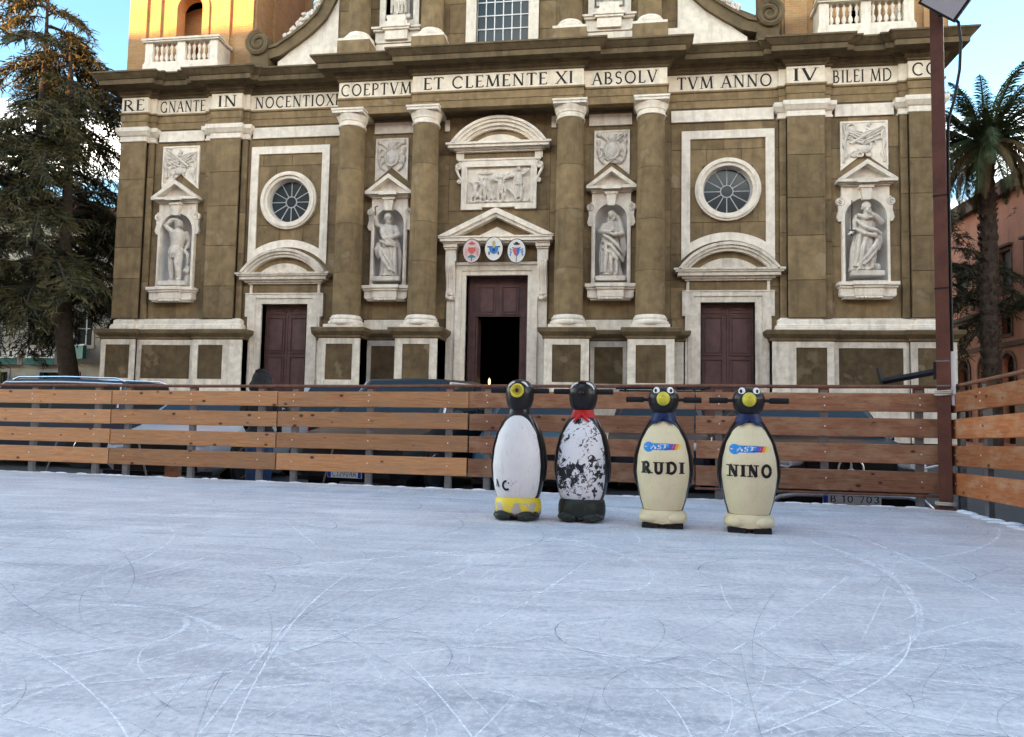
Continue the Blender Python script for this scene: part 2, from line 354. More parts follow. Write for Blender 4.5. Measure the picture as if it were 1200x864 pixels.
def stroke2d(pts, w):
    """a pen stroke as quads in the plane"""
    q = []; n = len(pts); L_, R_ = [], []
    for i in range(n):
        a = Vector(pts[max(i-1, 0)]); b = Vector(pts[min(i+1, n-1)]); d = (b-a)
        if d.length < 1e-6: d = Vector((1, 0))
        d.normalize(); nn = Vector((-d.y, d.x))*(w/2); p = Vector(pts[i]); L_.append(p+nn); R_.append(p-nn)
    for i in range(n-1): q.append([R_[i], R_[i+1], L_[i+1], L_[i]])
    return q
def glyph_quads(ch, bold=1.0, serif=True):
    w, strokes, sf = GLYPH[ch]; q = []
    for pts, th in strokes: q += stroke2d(pts, th*bold)
    if serif:
        for x, y in sf:
            h = .045*max(1, bold*.85); hw = .13*max(1, bold*.8); y0 = 0 if y < .5 else 1-h
            q.append([Vector((x-hw, y0)), Vector((x+hw, y0)), Vector((x+hw, y0+h)), Vector((x-hw, y0+h))])
    return q, w
def text_quads(txt, x0, x1, z0, z1, bold=1.0, serif=True, gap=.10, skew=0):
    """letters fitted into the box x0..x1, z0..z1"""
    W = sum(.45 if c == ' ' else GLYPH[c][0]+gap for c in txt)-gap; sx = (x1-x0)/W; h = z1-z0; x = 0; out = []
    for c in txt:
        if c == ' ': x += .45; continue
        q, w = glyph_quads(c, bold, serif)
        for k in q: out.append([(x0+(x+p[0])*sx+skew*p[1]*h, z0+p[1]*h) for p in k])
        x += w+gap
    return out
def letters(name, mat, quads, yf, parent=None):
    """flat letters laid on a surface: yf(x, z) gives the depth"""
    mb = MB()
    for i, q in enumerate(quads):
        e = .0004*(i % 5)
        mb.add([(x, yf(x, z)-e, z) for x, z in q], [(0, 1, 2, 3)])
    return mb.build(name, mat, parent)

M['silver'] = plain('silver_trim', (.62, .63, .65), .3, .3)
M['fadedtext'] = plain('faded_letters', (.27, .21, .13), .8)
M['tuffpanel'] = surf('dark_tuff_panel', (.125, .088, .046), (.072, .050, .027), 3.0, .9, .35, 30, .01, streak=(.045, .032, .02), st=.6, rnd=.22, fleck=(.19, .145, .085))
# ------------------------------------------------------------------ ground, road, ice
GZ = -0.28
m, N, L, b = nt('asphalt_setts'); v = coords(N, L, 'pos')
vo = N.new('ShaderNodeTexVoronoi'); vo.inputs['Scale'].default_value = 9; vo.feature = 'DISTANCE_TO_EDGE'; L.new(v, vo.inputs['Vector'])
c = mixn(N, L, noise(N, L, v, .6, 6), (.045, .045, .047), (.075, .073, .07)); c = mixn(N, L, ramp(N, L, vo.outputs['Distance'], [(.0, .6), (.06, 0.)]), c, (.025, .025, .025))
L.new(c, b.inputs['Base Color']); b.inputs['Roughness'].default_value = .8; b.inputs['Specular IOR Level'].default_value = .2; bumpn(N, L, vo.outputs['Distance'], .4, .02, b)
M['road'] = m
ground = MB().add([(-700, -700, GZ), (700, -700, GZ), (700, 900, GZ), (-700, 900, GZ)], [(0, 1, 2, 3)]).build('ground', M['road']); struct(ground)

m, N, L, b = nt('skated_ice'); v = coords(N, L, 'pos')
big = noise(N, L, v, .55, 5, .55); mid = noise(N, L, v, 2.6, 7, .62, .6); fin = noise(N, L, v, 38, 4, .7)
stre = noise(N, L, coords(N, L, 'pos', (.35, 2.6, 1)), 2.2, 8, .7, .9)
st2 = noise(N, L, coords(N, L, 'pos', (2.0, .5, 1)), 3.4, 8, .72, 1.2)
c = mixn(N, L, ramp(N, L, big, [(.36, 0.), (.64, 1.)]), (0.465, 0.489, 0.533), (0.593, 0.609, 0.645))
c = mixn(N, L, ramp(N, L, mid, [(.46, 0.), (.68, .60)]), c, (0.712, 0.721, 0.737))
c = mixn(N, L, ramp(N, L, stre, [(.50, 0.), (.66, .70)]), c, (0.791, 0.794, 0.804))
c = mixn(N, L, ramp(N, L, stre, [(.34, .75), (.47, 0.)]), c, (0.356, 0.382, 0.439))
c = mixn(N, L, ramp(N, L, st2, [(.53, 0.), (.68, .55)]), c, (0.791, 0.794, 0.804))
c = mixn(N, L, ramp(N, L, fin, [(.49, 0.), (.64, .55)]), c, (0.830, 0.832, 0.831))
spk = noise(N, L, v, 130, 2, .5); c = mixn(N, L, ramp(N, L, spk, [(.66, 0.), (.70, .9)]), c, (0.958, 0.978, 0.936))
c = mixn(N, L, ramp(N, L, fin, [(.36, .50), (.47, 0.)]), c, (0.356, 0.382, 0.430))
L.new(c, b.inputs['Base Color']); b.inputs['Specular IOR Level'].default_value = .2
L.new(ramp(N, L, mid, [(.35, .34), (.7, .55)]), b.inputs['Roughness'])
hb = N.new('ShaderNodeMath'); hb.operation = 'ADD'; L.new(fin, hb.inputs[0]); L.new(stre, hb.inputs[1]); bumpn(N, L, hb.outputs[0], .35, .006, b)
M['ice'] = m
FA = Vector((-1.72, -18.35)); FD = (Vector((5.4, -18.9))-FA).normalized(); FN = Vector((-FD.y, FD.x))     # back fence line
def fpt(s, off=0): p = FA+FD*s+FN*off; return (p.x, p.y)
poly = [fpt(-16, -.03), fpt(9.55, -.03), (7.84, -21.6), (8.05, -24), (8.6, -34), (8.6, -44), (-14, -44)]
ice = MB().prism(poly, -.22, 0.0, ax='z').build('ice', M['ice']); struct(ice)
M['snow'] = surf('scraped_snow', (.86, .88, .91), (.70, .73, .79), 14, .9, .6, 60, .01)
mb = MB(); rs = random.Random(5)
def ridge(path, w, h):
    n = len(path)
    for k in range(n):
        x, y = path[k]
        mb.ball((x+rs.uniform(-.02, .02), y+rs.uniform(-.02, .02), -.012), (w*rs.uniform(.6, 1.3), w*rs.uniform(.35, .6), h*rs.uniform(.4, 1.2)), 8, 5)
ridge([fpt(-6+i*.11, -.05) for i in range(140)], .10, .022)
ridge([(7.76+rs.uniform(-.05, .03), -19.3-i*.09) for i in range(30)], .09, .026)
snow = mb.build('snow_ridge', M['snow']); stuff(tag(snow, 'thin ridge of scraped snow along the rink edge', 'snow'))

# skate scratches cut into the ice
def scratch_mat(name, col, lo, hi, amt):
    m, N, L, b = nt(name); v = coords(N, L, 'pos'); b.inputs['Base Color'].default_value = rgb(col); b.inputs['Roughness'].default_value = .7; b.inputs['Specular IOR Level'].default_value = .05
    n1 = noise(N, L, v, 7, 5, .7); n2 = noise(N, L, v, 90, 3, .7)
    mu = N.new('ShaderNodeMath'); mu.operation = 'MULTIPLY'; L.new(ramp(N, L, n1, [(lo, 0.), (hi, amt)]), mu.inputs[0]); L.new(ramp(N, L, n2, [(.30, .35), (.55, 1.)]), mu.inputs[1])
    L.new(mu.outputs[0], b.inputs['Alpha']); return m
M['scr_w'] = scratch_mat('white_scratch', (.94, .95, .97), .28, .52, .85)
M['scr_d'] = scratch_mat('dark_scratch', (.26, .29, .35), .34, .60, .60)
M['scr_b'] = scratch_mat('frosty_streak', (.94, .95, .97), .38, .62, .80)
def scratches(seed, n, wr, lr, mat, zoff, spread=1.0):
    rs = random.Random(seed); mb = MB()
    for i in range(n):
        d = 1.3+7.5*rs.random()**1.25; a = rs.uniform(-.75, .75)
        x = 4.62+d*sin(a-.147); y = -27+d*cos(a-.147)
        h = rs.uniform(0, 2*pi) if rs.random() < .55 else rs.gauss(.2, .5); cv = rs.gauss(0, .30) if rs.random() < .75 else rs.choice((-1, 1))*rs.uniform(.8, 2.6)
        ln = rs.uniform(*lr); st = .07; k = int(ln/st); w = wr[0]+(wr[1]-wr[0])*rs.random()**1.8; z = zoff+i*2e-6
        P = []
        for j in range(k):
            P.append((x, y)); x += st*cos(h); y += st*sin(h); h += cv*st*(1+.4*sin(j*.3)); 
        P = [p for p in P if p[1] < -18.6-.078*(p[0]+1.7)+.1 and p[0] < 7.6]
        if len(P) < 4: continue
        vs = []; kk = len(P)
        for j in range(kk):
            a_, b_ = P[max(j-1, 0)], P[min(j+1, kk-1)]; dx, dy = b_[0]-a_[0], b_[1]-a_[1]; l = sqrt(dx*dx+dy*dy) or 1
            ww = w*(.15+.85*min(1, 3*min(j, kk-1-j)/kk)); nx, ny = -dy/l*ww/2, dx/l*ww/2
            vs += [(P[j][0]+nx, P[j][1]+ny, z), (P[j][0]-nx, P[j][1]-ny, z)]
        mb.add(vs, [(2*j+1, 2*j+3, 2*j+2, 2*j) for j in range(kk-1)])
    return mb, mat
for nm, lab, (mb, mt) in (
    ('skate_scratches', 'fine pale skate cuts criss-crossing the ice', scratches(11, 300, (.003, .009), (.6, 4.5), 'scr_w', .0022)),
    ('skate_grooves', 'thin dark curved skate grooves in the ice', scratches(12, 330, (.003, .008), (.4, 2.4), 'scr_d', .0034)),
    ('frost_streaks', 'broad frosty streaks of ice shavings on the rink', scratches(13, 60, (.012, .045), (1.2, 4.0), 'scr_b', .0012))):
    o = mb.build(nm, M[mt]); stuff(tag(o, lab, 'ice marks'))

# ------------------------------------------------------------------ church
church = thing('church', 'baroque church front of brown stone and white travertine with twin brick towers', 'church', (0, 0, 0))
UNIT = MB().box(-.5, .5, -.5, .5, -.5, .5).mesh('block', M['tuff']); UNITP = MB().box(-.5, .5, -.5, .5, -.5, .5).mesh('panel', M['tuffpanel'])
def blk(parent, x0, x1, yf, z0, z1, th=.08, name='block'):
    return obj(name, UNITP if name == 'panel' else UNIT, parent, ((x0+x1)/2, yf+th/2, (z0+z1)/2), None, (x1-x0, th, z1-z0))
rb = random.Random(21)
def courses(parent, x0, x1, z0, z1, yf, holes=(), ch=1.18, bw=1.45, gap=.018):
    n = max(1, round((z1-z0)/ch)); hs = [1+rb.uniform(-.16, .16) for _ in range(n)]; t = sum(hs); z = z0
    for i in range(n):
        h = (z1-z0)*hs[i]/t; k = max(1, round((x1-x0)/bw)); ws = [1+rb.uniform(-.25, .25) for _ in range(k)]
        if k > 1 and i % 2: ws = [.5]+ws[:-1]+[.5]
        tw = sum(ws); x = x0
        for w_ in ws:
            w = (x1-x0)*w_/tw; rects = [(x+gap/2, x+w-gap/2, z+gap/2, z+h-gap/2)]
            for (a0, a1, b0, b1) in holes:
                nr = []
                for r in rects:
                    if r[1] <= a0 or r[0] >= a1 or r[3] <= b0 or r[2] >= b1: nr.append(r); continue
                    if r[0] < a0: nr.append((r[0], a0, r[2], r[3]))
                    if r[1] > a1: nr.append((a1, r[1], r[2], r[3]))
                    if r[2] < b0: nr.append((max(r[0], a0), min(r[1], a1), r[2], b0))
                    if r[3] > b1: nr.append((max(r[0], a0), min(r[1], a1), b1, r[3]))
                rects = nr
            for r in rects:
                if r[1]-r[0] > .05 and r[3]-r[2] > .05: blk(parent, r[0], r[1], yf+rb.uniform(0, .006), r[2], r[3])
            x += w
        z += h
def archpoly(cx, hw, z0, zs, n=14):   # round-headed opening
    return [(cx-hw, z0), (cx+hw, z0)]+[(cx+hw*cos(pi*i/n), zs+hw*sin(pi*i/n)) for i in range(n+1)]
def circ(cx, cz, r, n=40): return [(cx+r*cos(2*pi*i/n), cz+r*sin(2*pi*i/n)) for i in range(n)]
NI = [(-12.80, .68, .78, .95), (-4.14, .57, .70, .88), (4.14, .57, .70, .88), (12.80, .68, .78, .95)]     # centre, opening half, surround half, sill half
DX, OZ = 8.22, 9.06
holes = [[(-1.15, -.2), (1.15, -.2), (1.15, 6.06), (-1.15, 6.06)]]
for s in (-1, 1):
    holes.append([(s*DX-.93, -.2), (s*DX+.93, -.2), (s*DX+.93, 5.03), (s*DX-.93, 5.03)])
    holes.append(circ(s*DX, OZ, .90))
for cx, hw, so, sl in NI: holes.append(archpoly(cx, hw, 5.7, 8.62-hw))
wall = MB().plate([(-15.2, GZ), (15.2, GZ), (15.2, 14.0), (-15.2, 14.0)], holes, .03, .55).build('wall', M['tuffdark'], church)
for s in (-1, 1):
    X = lambda a, b: (min(s*a, s*b), max(s*a, s*b))
    nh = (s*12.8-.72, s*12.8+.72, 5.3, 8.8)
    x0, x1 = X(11.7, 13.95); courses(wall, x0, x1, 4.45, 11.55, 0, [nh])
    for a, b_, p, w in ((9.97, 10.2, .12, 9), (10.2, 11.45, .30, 9), (11.45, 11.7, .12, 9), (13.95, 14.2, .12, 9), (14.2, 15.3, .30, 9)):
        x0, x1 = X(a, b_); courses(wall, x0, x1, 4.45, 11.52, -p, (), 1.3, 9)
    x0, x1 = X(6.25, 9.97); courses(wall, x0, x1, 4.45, 11.6, 0, [(s*DX-.88, s*DX+.88, OZ-.88, OZ+.88), (s*DX-1.4, s*DX+1.4, 0, 6.0)])
    for z0, z1, a, b_ in ((3.0, 4.45, 6.3, 6.8), (3.0, 4.45, 9.6, 9.97)):
        x0, x1 = X(a, b_); courses(wall, x0, x1, z0, z1, 0)
    x0, x1 = X(1.9, 6.25); courses(wall, x0, x1, 4.45, 12.1, 0, [(s*4.14-.6, s*4.14+.6, 5.3, 8.8)])
courses(wall, -1.9, 1.9, 7.3, 12.1, 0, [(-1.4, 1.4, 8.6, 10.6)])
courses(wall, -1.55, 1.55, 6.42, 7.2, -.02)
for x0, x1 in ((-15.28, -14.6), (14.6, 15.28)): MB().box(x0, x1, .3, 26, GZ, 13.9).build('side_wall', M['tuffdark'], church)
nv = MB(); nv.prism([(-14.6, 13.6), (14.6, 13.6), (6.4, 17.5), (6.4, 23), (0, 26), (-6.4, 23), (-6.4, 17.5)], 1.2, 27); nv.build('nave_roof', M['tuffdark'], church)

# plinth: white frames round brown panels, brown cornice, white base course
PP = []
def plinth_face(plinth, x0, x1, p, panels, zt=3.62, z0=.25):
    plinth.box(x0, x1, -p+.05, .02, z0, zt, 1)
    plinth.plate([(x0, z0), (x1, z0), (x1, zt), (x0, zt)], [[(a, 2.1), (b_, 2.1), (b_, 3.40), (a, 3.40)] for a, b_ in panels], -p, -p+.045, 0)
    plinth.box(x0, x0+.02, -p+.046, .02, z0, zt, 0).box(x1-.02, x1, -p+.046, .02, z0, zt, 0)
    for a, b_ in panels: PP.append((a, b_, -p))
for s in (-1, 1):
    for grp in ([(9.62, 11.62, .55, [(10.40, 11.40)]), (11.622, 14.03, .42, [(11.80, 13.85)]), (14.032, 15.46, .55, [(14.25, 15.28)])],
                [(1.90, 3.45, 1.2, [(2.18, 3.17)]), (3.452, 4.748, .42, [(3.60, 4.60)]), (4.75, 6.32, 1.2, [(5.03, 6.04)]), (6.325, 6.70, .25, [])]):
        pm_ = MB(); PP.clear()
        for a, b_, p, pn in grp:
            if s > 0: plinth_face(pm_, a, b_, p, pn)
            else: plinth_face(pm_, -b_, -a, p, [(-y, -x) for x, y in pn])
        po = pm_.build('plinth', [M['marble2'], M['tuff']], church)
        for a, b_, y in PP: blk(po, a+.01, b_-.01, y+.022, 2.11, 3.39, .03, 'panel')
ppath = [[(9.60, .1), (9.60, -.55), (11.62, -.55), (11.62, -.42), (14.03, -.42), (14.03, -.55), (15.46, -.55), (15.46, 9)],
         [(1.88, .1), (1.88, -1.2), (3.46, -1.2), (3.46, -.42), (4.74, -.42), (4.74, -1.2), (6.33, -1.2), (6.33, -.25), (6.72, -.25), (6.72, .1)]]
mir = lambda p: [(-x, y) for x, y in reversed(p)]
BCP = [(-.18, 3.985), (-.18, 4.13), (-.20, 4.15), (-.20, 4.19), (-.27, 4.24), (-.27, 4.36), (-.30, 4.40), (-.38, 4.46), (-.9, 4.47)]
for p in ppath:
    for q in (p, mir(p)):
        MB().mould(q, [(0, 3.60), (.05, 3.63), (.05, 3.70), (.12, 3.76), (.20, 3.84), (.22, 3.95), (.20, 3.985), (-.35, 3.99)]).build('plinth_cornice', M['tuffdark'], church)
        if len(q) == 8: MB().mould(q, BCP).build('base_course', M['marble'], church)
for s in (-1, 1):
    p = [(3.2, .1), (3.2, -.14), (5.0, -.14), (5.0, .1)]; q = p if s > 0 else mir(p)
    MB().mould(q, [(0, 3.985), (0, 4.30), (.0, 4.38), (-.10, 4.42), (-.2, 4.43)]).build('base_course', M['marble'], church)

# half-round columns of drums
COLS = [(-5.52, .515), (-2.67, .515), (2.67, .515), (5.52, .515)]
for cx, r in COLS:
    cy = -.62
    c0 = MB().lathe([(r-.03, 4.4), (r-.07, 11.6)], cx, cy, 24).build('column', M['tuffdark'], church)
    zc = [4.47, 6.25+rb.uniform(-.4, .4), 8.1+rb.uniform(-.4, .4), 9.9+rb.uniform(-.3, .3), 11.52]
    for i in range(4):
        f = lambda z: r*(1-.085*((z-4.4)/7.1)**1.5)
        za, zb = zc[i]+.006, zc[i+1]-.006
        MB().lathe([(f(za), za), (f((za+zb)/2), (za+zb)/2), (f(zb), zb)], cx, cy, 40).build('drum', M['tuff'], c0)
    bs = MB().box(cx-.66, cx+.66, cy-.55, cy+.62, 3.99, 4.12)
    bs.lathe([(.62, 4.12), (.645, 4.16), (.65, 4.20), (.635, 4.25), (.59, 4.28), (.575, 4.30), (.595, 4.33), (.59, 4.37), (.555, 4.40), (.52, 4.47)], cx, cy, 40)
    bs.build('base', M['marble'], c0)
    cp = MB().lathe([(.475, 11.50), (.52, 11.52), (.525, 11.56), (.485, 11.58), (.485, 11.70), (.515, 11.73), (.515, 11.77), (.54, 11.83), (.575, 11.93), (.58, 11.96)], cx, cy, 40)
    cp.box(cx-.59, cx+.59, cy-.59, .0, 11.965, 12.06).box(cx-.62, cx+.62, cy-.62, .0, 12.062, 12.13)
    cp.build('capital', M['marble'], c0)
# flat white capitals on the pilasters and the band between them
CAPP = [(.0, 11.50), (.04, 11.52), (.04, 11.58), (.01, 11.60), (.01, 11.72), (.06, 11.76), (.13, 11.88), (.15, 11.90), (.15, 12.06), (-.2, 12.07)]
for s in (-1, 1):
    for p in ([(9.93, .05), (9.93, -.12), (10.2, -.12), (10.2, -.30), (11.45, -.30), (11.45, -.12), (11.72, -.12), (11.72, .05)],
              [(13.93, .05), (13.93, -.12), (14.2, -.12), (14.2, -.30), (15.3, -.30), (15.3, 3)]):
        MB().mould(p if s > 0 else mir(p), CAPP).build('pilaster_capital', M['marble'], church)
    for a, b_ in ((6.25, 9.8), (11.86, 13.79), (3.3, 4.85), (1.92, 2.1)):
        x0, x1 = (a, b_) if s > 0 else (-b_, -a)
        MB().box(x0, x1, -.05, .02, 11.60, 11.985).box(x0, x1, -.075, .02, 11.55, 11.598).build('capital_band', M['marble'], church)

# entablature
EP = [(3.12, -.95), (3.12, -.72), (6.05, -.72), (6.05, 0), (9.97, 0), (9.97, -.12), (10.2, -.12), (10.2, -.3), (11.45, -.3), (11.45, -.12), (11.7, -.12), (11.7, 0),
      (13.95, 0), (13.95, -.12), (14.2, -.12), (14.2, -.3), (15.3, -.3), (15.3, 26)]
EP = mir(EP)+EP
ent = MB().mould(EP, [(-.3, 12.07), (0, 12.075), (0, 12.34), (.025, 12.345), (.025, 12.60), (.075, 12.63), (.075, 12.69), (-.02, 12.70), (-.02, 13.33), (.05, 13.335), (-.3, 13.34)]).build('entablature', M['tuff'], church)
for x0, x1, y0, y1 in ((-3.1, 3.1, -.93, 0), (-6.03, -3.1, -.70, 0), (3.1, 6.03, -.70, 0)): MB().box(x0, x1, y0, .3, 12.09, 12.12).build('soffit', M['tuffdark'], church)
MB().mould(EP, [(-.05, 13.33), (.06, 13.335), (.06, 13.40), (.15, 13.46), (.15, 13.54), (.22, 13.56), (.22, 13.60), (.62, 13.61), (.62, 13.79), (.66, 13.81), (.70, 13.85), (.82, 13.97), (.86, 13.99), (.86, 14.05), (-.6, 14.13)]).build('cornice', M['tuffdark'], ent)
FR = MB().mould(EP, [(-.05, 12.705), (.012, 12.71), (.012, 13.31), (-.05, 13.32)]).build('frieze', M['frieze'], ent)
for txt, x0, x1, p in (('RE', -15.24, -14.34, .3), ('GNANTE', -13.84, -11.90, 0), ('IN', -11.18, -10.42, .3), ('NOCENTIOXII', -9.78, -6.2, 0), ('COEPTVM', -5.98, -3.25, .72),
                       ('ET CLEMENTE XI', -2.72, 2.75, .95), ('ABSOLV', 3.42, 5.72, .72), ('TVM ANNO', 6.45, 9.75, 0), ('IV', 10.42, 11.22, .3), ('BILEI MD', 11.80, 13.75, 0), ('CC', 14.30, 15.12, .3)):
    W_ = sum(.45 if ch == ' ' else GLYPH[ch][0]+.16 for ch in txt)-.16; k_ = (x1-x0)/W_; xx = x0
    for ch in txt:
        if ch == ' ': xx += .45*k_; continue
        letters('letter', M['ink'], text_quads(ch, xx, xx+GLYPH[ch][0]*k_, 12.78, 13.23, bold=1.22), lambda x, z, p=p: -p-.0165, FR); xx += (GLYPH[ch][0]+.16)*k_

# niches with little pediments
def volute(mb, cx, cz, r, s, y0, y1, turns=1.6):
    pts = []
    for i in range(26):
        t = i/25; a = pi*.5+s*t*turns*2*pi; rr = r*(1-.80*t); pts.append((cx+rr*cos(a), y0+.03, cz+rr*sin(a)))
    mb.tube(pts, [r*.26*(1-.5*i/25) for i in range(26)], 6)
    mb.prism(circ(cx, cz, r*.95, 16), y0+.04, y1)
def tri_ped(mb, cx, hw, z0, z1, y, th=.12, mi=0, core=None):
    """raking cornice with an open recessed field"""
    mb.box(cx-hw, cx+hw, y, .02, z0, z0+th*.75, mi)
    sl = (z1-z0-th*.75)/hw; k = th*sqrt(1+sl*sl)
    b0 = z0+th*.752
    for s in (-1, 1):
        mb.prism([(cx+s*hw, b0), (cx, z1), (cx, z1-k), (cx+s*(hw-k/sl), b0)], y-.01, .02, mi)
    mb.prism([(cx-hw*.9, b0), (cx+hw*.9, b0), (cx, z1-.06)], y+.29, .03, mi if core is None else core)
def relief_curls(mb, x0, x1, z0, z1, y, seed, n=16):
    rs = random.Random(seed)
    for i in range(n):
        cx = rs.uniform(x0, x1); cz = rs.uniform(z0, z1); r = rs.uniform(.10, .24); a0 = rs.uniform(0, 2*pi); t = rs.uniform(.8, 1.7)*rs.choice((-1, 1))
        pts = [(min(max(cx+r*(1-.5*k/9)*cos(a0+t*pi*k/9), x0), x1), y-.025*sin(pi*k/9), min(max(cz+r*(1-.5*k/9)*sin(a0+t*pi*k/9), z0), z1)) for k in range(10)]
        mb.tube(pts, [.028*(.5+sin(pi*k/9)) for k in range(10)], 5)
for i, (cx, hw, so, sl) in enumerate(NI):
    zs = 8.62-hw
    body = MB().plate([(cx-so, 5.66), (cx+so, 5.66), (cx+so, 9.02), (cx-so, 9.02)], [archpoly(cx, hw, 5.72, zs)], -.13, .03)
    body.arc(cx, zs, hw+.0, hw+.10, 0, pi, -.16, -.128)
    for s in (-1, 1):
        xa, xb = sorted((cx+s*(hw+.002), cx+s*(hw+.09))); body.box(xa, xb, -.16, -.128, 5.72, zs)
    no = body.build('niche', M['marble'], church)
    # curved recess
    rec = MB(); n = 14; vs = []; fs = []
    levels = [5.72+(zs-5.72)*k/4 for k in range(5)]
    for z in levels:
        for k in range(n+1): a = pi*k/n; vs.append((cx-hw*1.002*cos(a), -.02+hw*.95*sin(a), z))
    for j in range(4):
        for k in range(n): fs.append((j*(n+1)+k, j*(n+1)+k+1, (j+1)*(n+1)+k+1, (j+1)*(n+1)+k))
    rec.add(vs, fs, 0, True)
    vs = []; fs = []
    for j in range(8):
        e = (pi/2)*j/7
        for k in range(n+1): a = pi*k/n; vs.append((cx-hw*1.002*cos(a)*cos(e), -.02+hw*.95*sin(a)*cos(e), zs+hw*1.002*sin(e)))
    for j in range(7):
        for k in range(n): fs.append((j*(n+1)+k, j*(n+1)+k+1, (j+1)*(n+1)+k+1, (j+1)*(n+1)+k))
    rec.add(vs, fs, 0, True); rec.box(cx-hw, cx+hw, -.1, .6, 5.6, 5.725)
    rec.build('recess', M['niche'], no)
    sb = MB()
    for hw_, z0, z1, p in ((sl-.16, 5.10, 5.16, .30), (sl-.10, 5.162, 5.20, .36), (sl-.06, 5.202, 5.46, .34), (sl-.02, 5.462, 5.54, .40), (sl+.02, 5.542, 5.66, .46)):
        sb.box(cx-hw_, cx+hw_, -p, .02, z0, z1)
    for hw_, z0, z1, p in ((.42, 5.12, 5.20, .42), (.46, 5.202, 5.46, .44), (.50, 5.462, 5.54, .50), (.54, 5.542, 5.67, .56)): sb.box(cx-hw_, cx+hw_, -p, -.2, z0, z1)
    for k in range(9): sb.ball((cx-.4+.1*k, -.42, 5.13), (.045, .05, .045), 6, 4)
    sb.build('sill', M['marble'], no)
    for s in (-1, 1):
        vo_ = MB()
        volute(vo_, cx+s*(so+.05), 8.50, .15, s, -.16, -.02)
        vo_.prism([(cx+s*so, 8.55), (cx+s*(so+.13), 8.45), (cx+s*(so+.10), 8.2), (cx+s*(so+.16), 7.95), (cx+s*(so+.10), 7.82), (cx+s*so, 7.80)], -.12, .01)
        vo_.build('volute', M['marble'], no)
    pd = MB().box(cx-so-.02, cx+so+.02, -.22, .02, 9.022, 9.07).box(cx-so-.08, cx+so+.08, -.28, .02, 9.072, 9.12)
    tri_ped(pd, cx, so+.19, 9.122, 9.89, -.42, .13)
    pd.box(cx-.34, cx+.34, -.48, -.40, 9.072, 9.20)
    pd.prism([(cx-.13, 8.52), (cx+.13, 8.52), (cx+.20, 9.07), (cx-.20, 9.07)], -.30, -.13)
    pd.box(cx-.24, cx+.24, -.34, -.13, 8.93, 9.02)
    pd.build('pediment', M['marble'], no)
    rh = .78 if i in (0, 3) else .64; rz = 11.36; pk = 10.24
    rp = MB().prism([(cx-rh, 9.62 if i in (0, 3) else 9.70), (cx, pk), (cx+rh, 9.62 if i in (0, 3) else 9.70), (cx+rh, rz), (cx-rh, rz)], -.05, .02)
    for a, b_, c_, d_ in ((cx-rh, cx+rh, rz-.06, rz), (cx-rh, cx-rh+.06, 9.76, rz-.061), (cx+rh-.06, cx+rh, 9.76, rz-.061)): rp.box(a, b_, -.075, -.049, c_, d_)
    ro = rp.build('relief_panel', M['marble'], church)
    rc = MB()
    if i in (1, 2):
        rc.prism([(cx+.27*sin(2*pi*k/20)*(1 if k < 10 else 1), 10.62+.34*cos(2*pi*k/20)) for k in range(20)], -.10, -.048)
        rc.ball((cx, -.10, 10.62), (.2, .05, .27), 10, 6); rc.tube([(cx+.27*sin(2*pi*k/20), -.10, 10.62+.34*cos(2*pi*k/20)) for k in range(21)], .03, 6)
        rc.ball((cx, -.09, 11.08), (.17, .07, .16), 10, 6)
        for s in (-1, 1):
            rc.tube([(cx+s*.15, -.09, 10.95), (cx+s*.42, -.10, 11.18)], .035, 6); rc.ball((cx+s*.46, -.09, 11.2), (.1, .05, .1), 8, 5)
            rc.tube([(cx+s*.48, -.08, 11.0-.06*k) for k in range(12)], [.05+.03*sin(k*1.1) for k in range(12)], 6)
            rc.tube([(cx+s*(.3+.13*sin(k*.5)), -.09, 10.45-.05*k) for k in range(8)], .04, 6)
        relief_curls(rc, cx-.5, cx+.5, 10.15, 11.2, -.06, 40+i, 12)
    else:
        for s in (-1, 1):
            for k in range(5):
                rc.tube([(cx+s*(.05+.07*j), -.08-.02*sin(j*.4), 10.55+.1*k+.028*j+.012*j*sin(k)) for j in range(10)], [.045*(1-.06*j) for j in range(10)], 5)
            rc.tube([(cx+s*(.62-.04*sin(k)), -.08, 11.0-.1*k) for k in range(12)], [.05+.025*sin(k*1.7) for k in range(12)], 6)
        rc.tube([(cx-.45, -.1, 10.55), (cx+.6, -.1, 11.15)] if i == 3 else [(cx-.55, -.1, 11.2), (cx+.36, -.1, 10.5)], .05, 6)
        rc.ball((cx, -.08, 10.35), (.25, .06, .15), 10, 6)
        relief_curls(rc, cx-.66, cx+.66, 10.1, 11.25, -.06, 40+i, 18)
    rc.build('carving', M['statue'], ro)

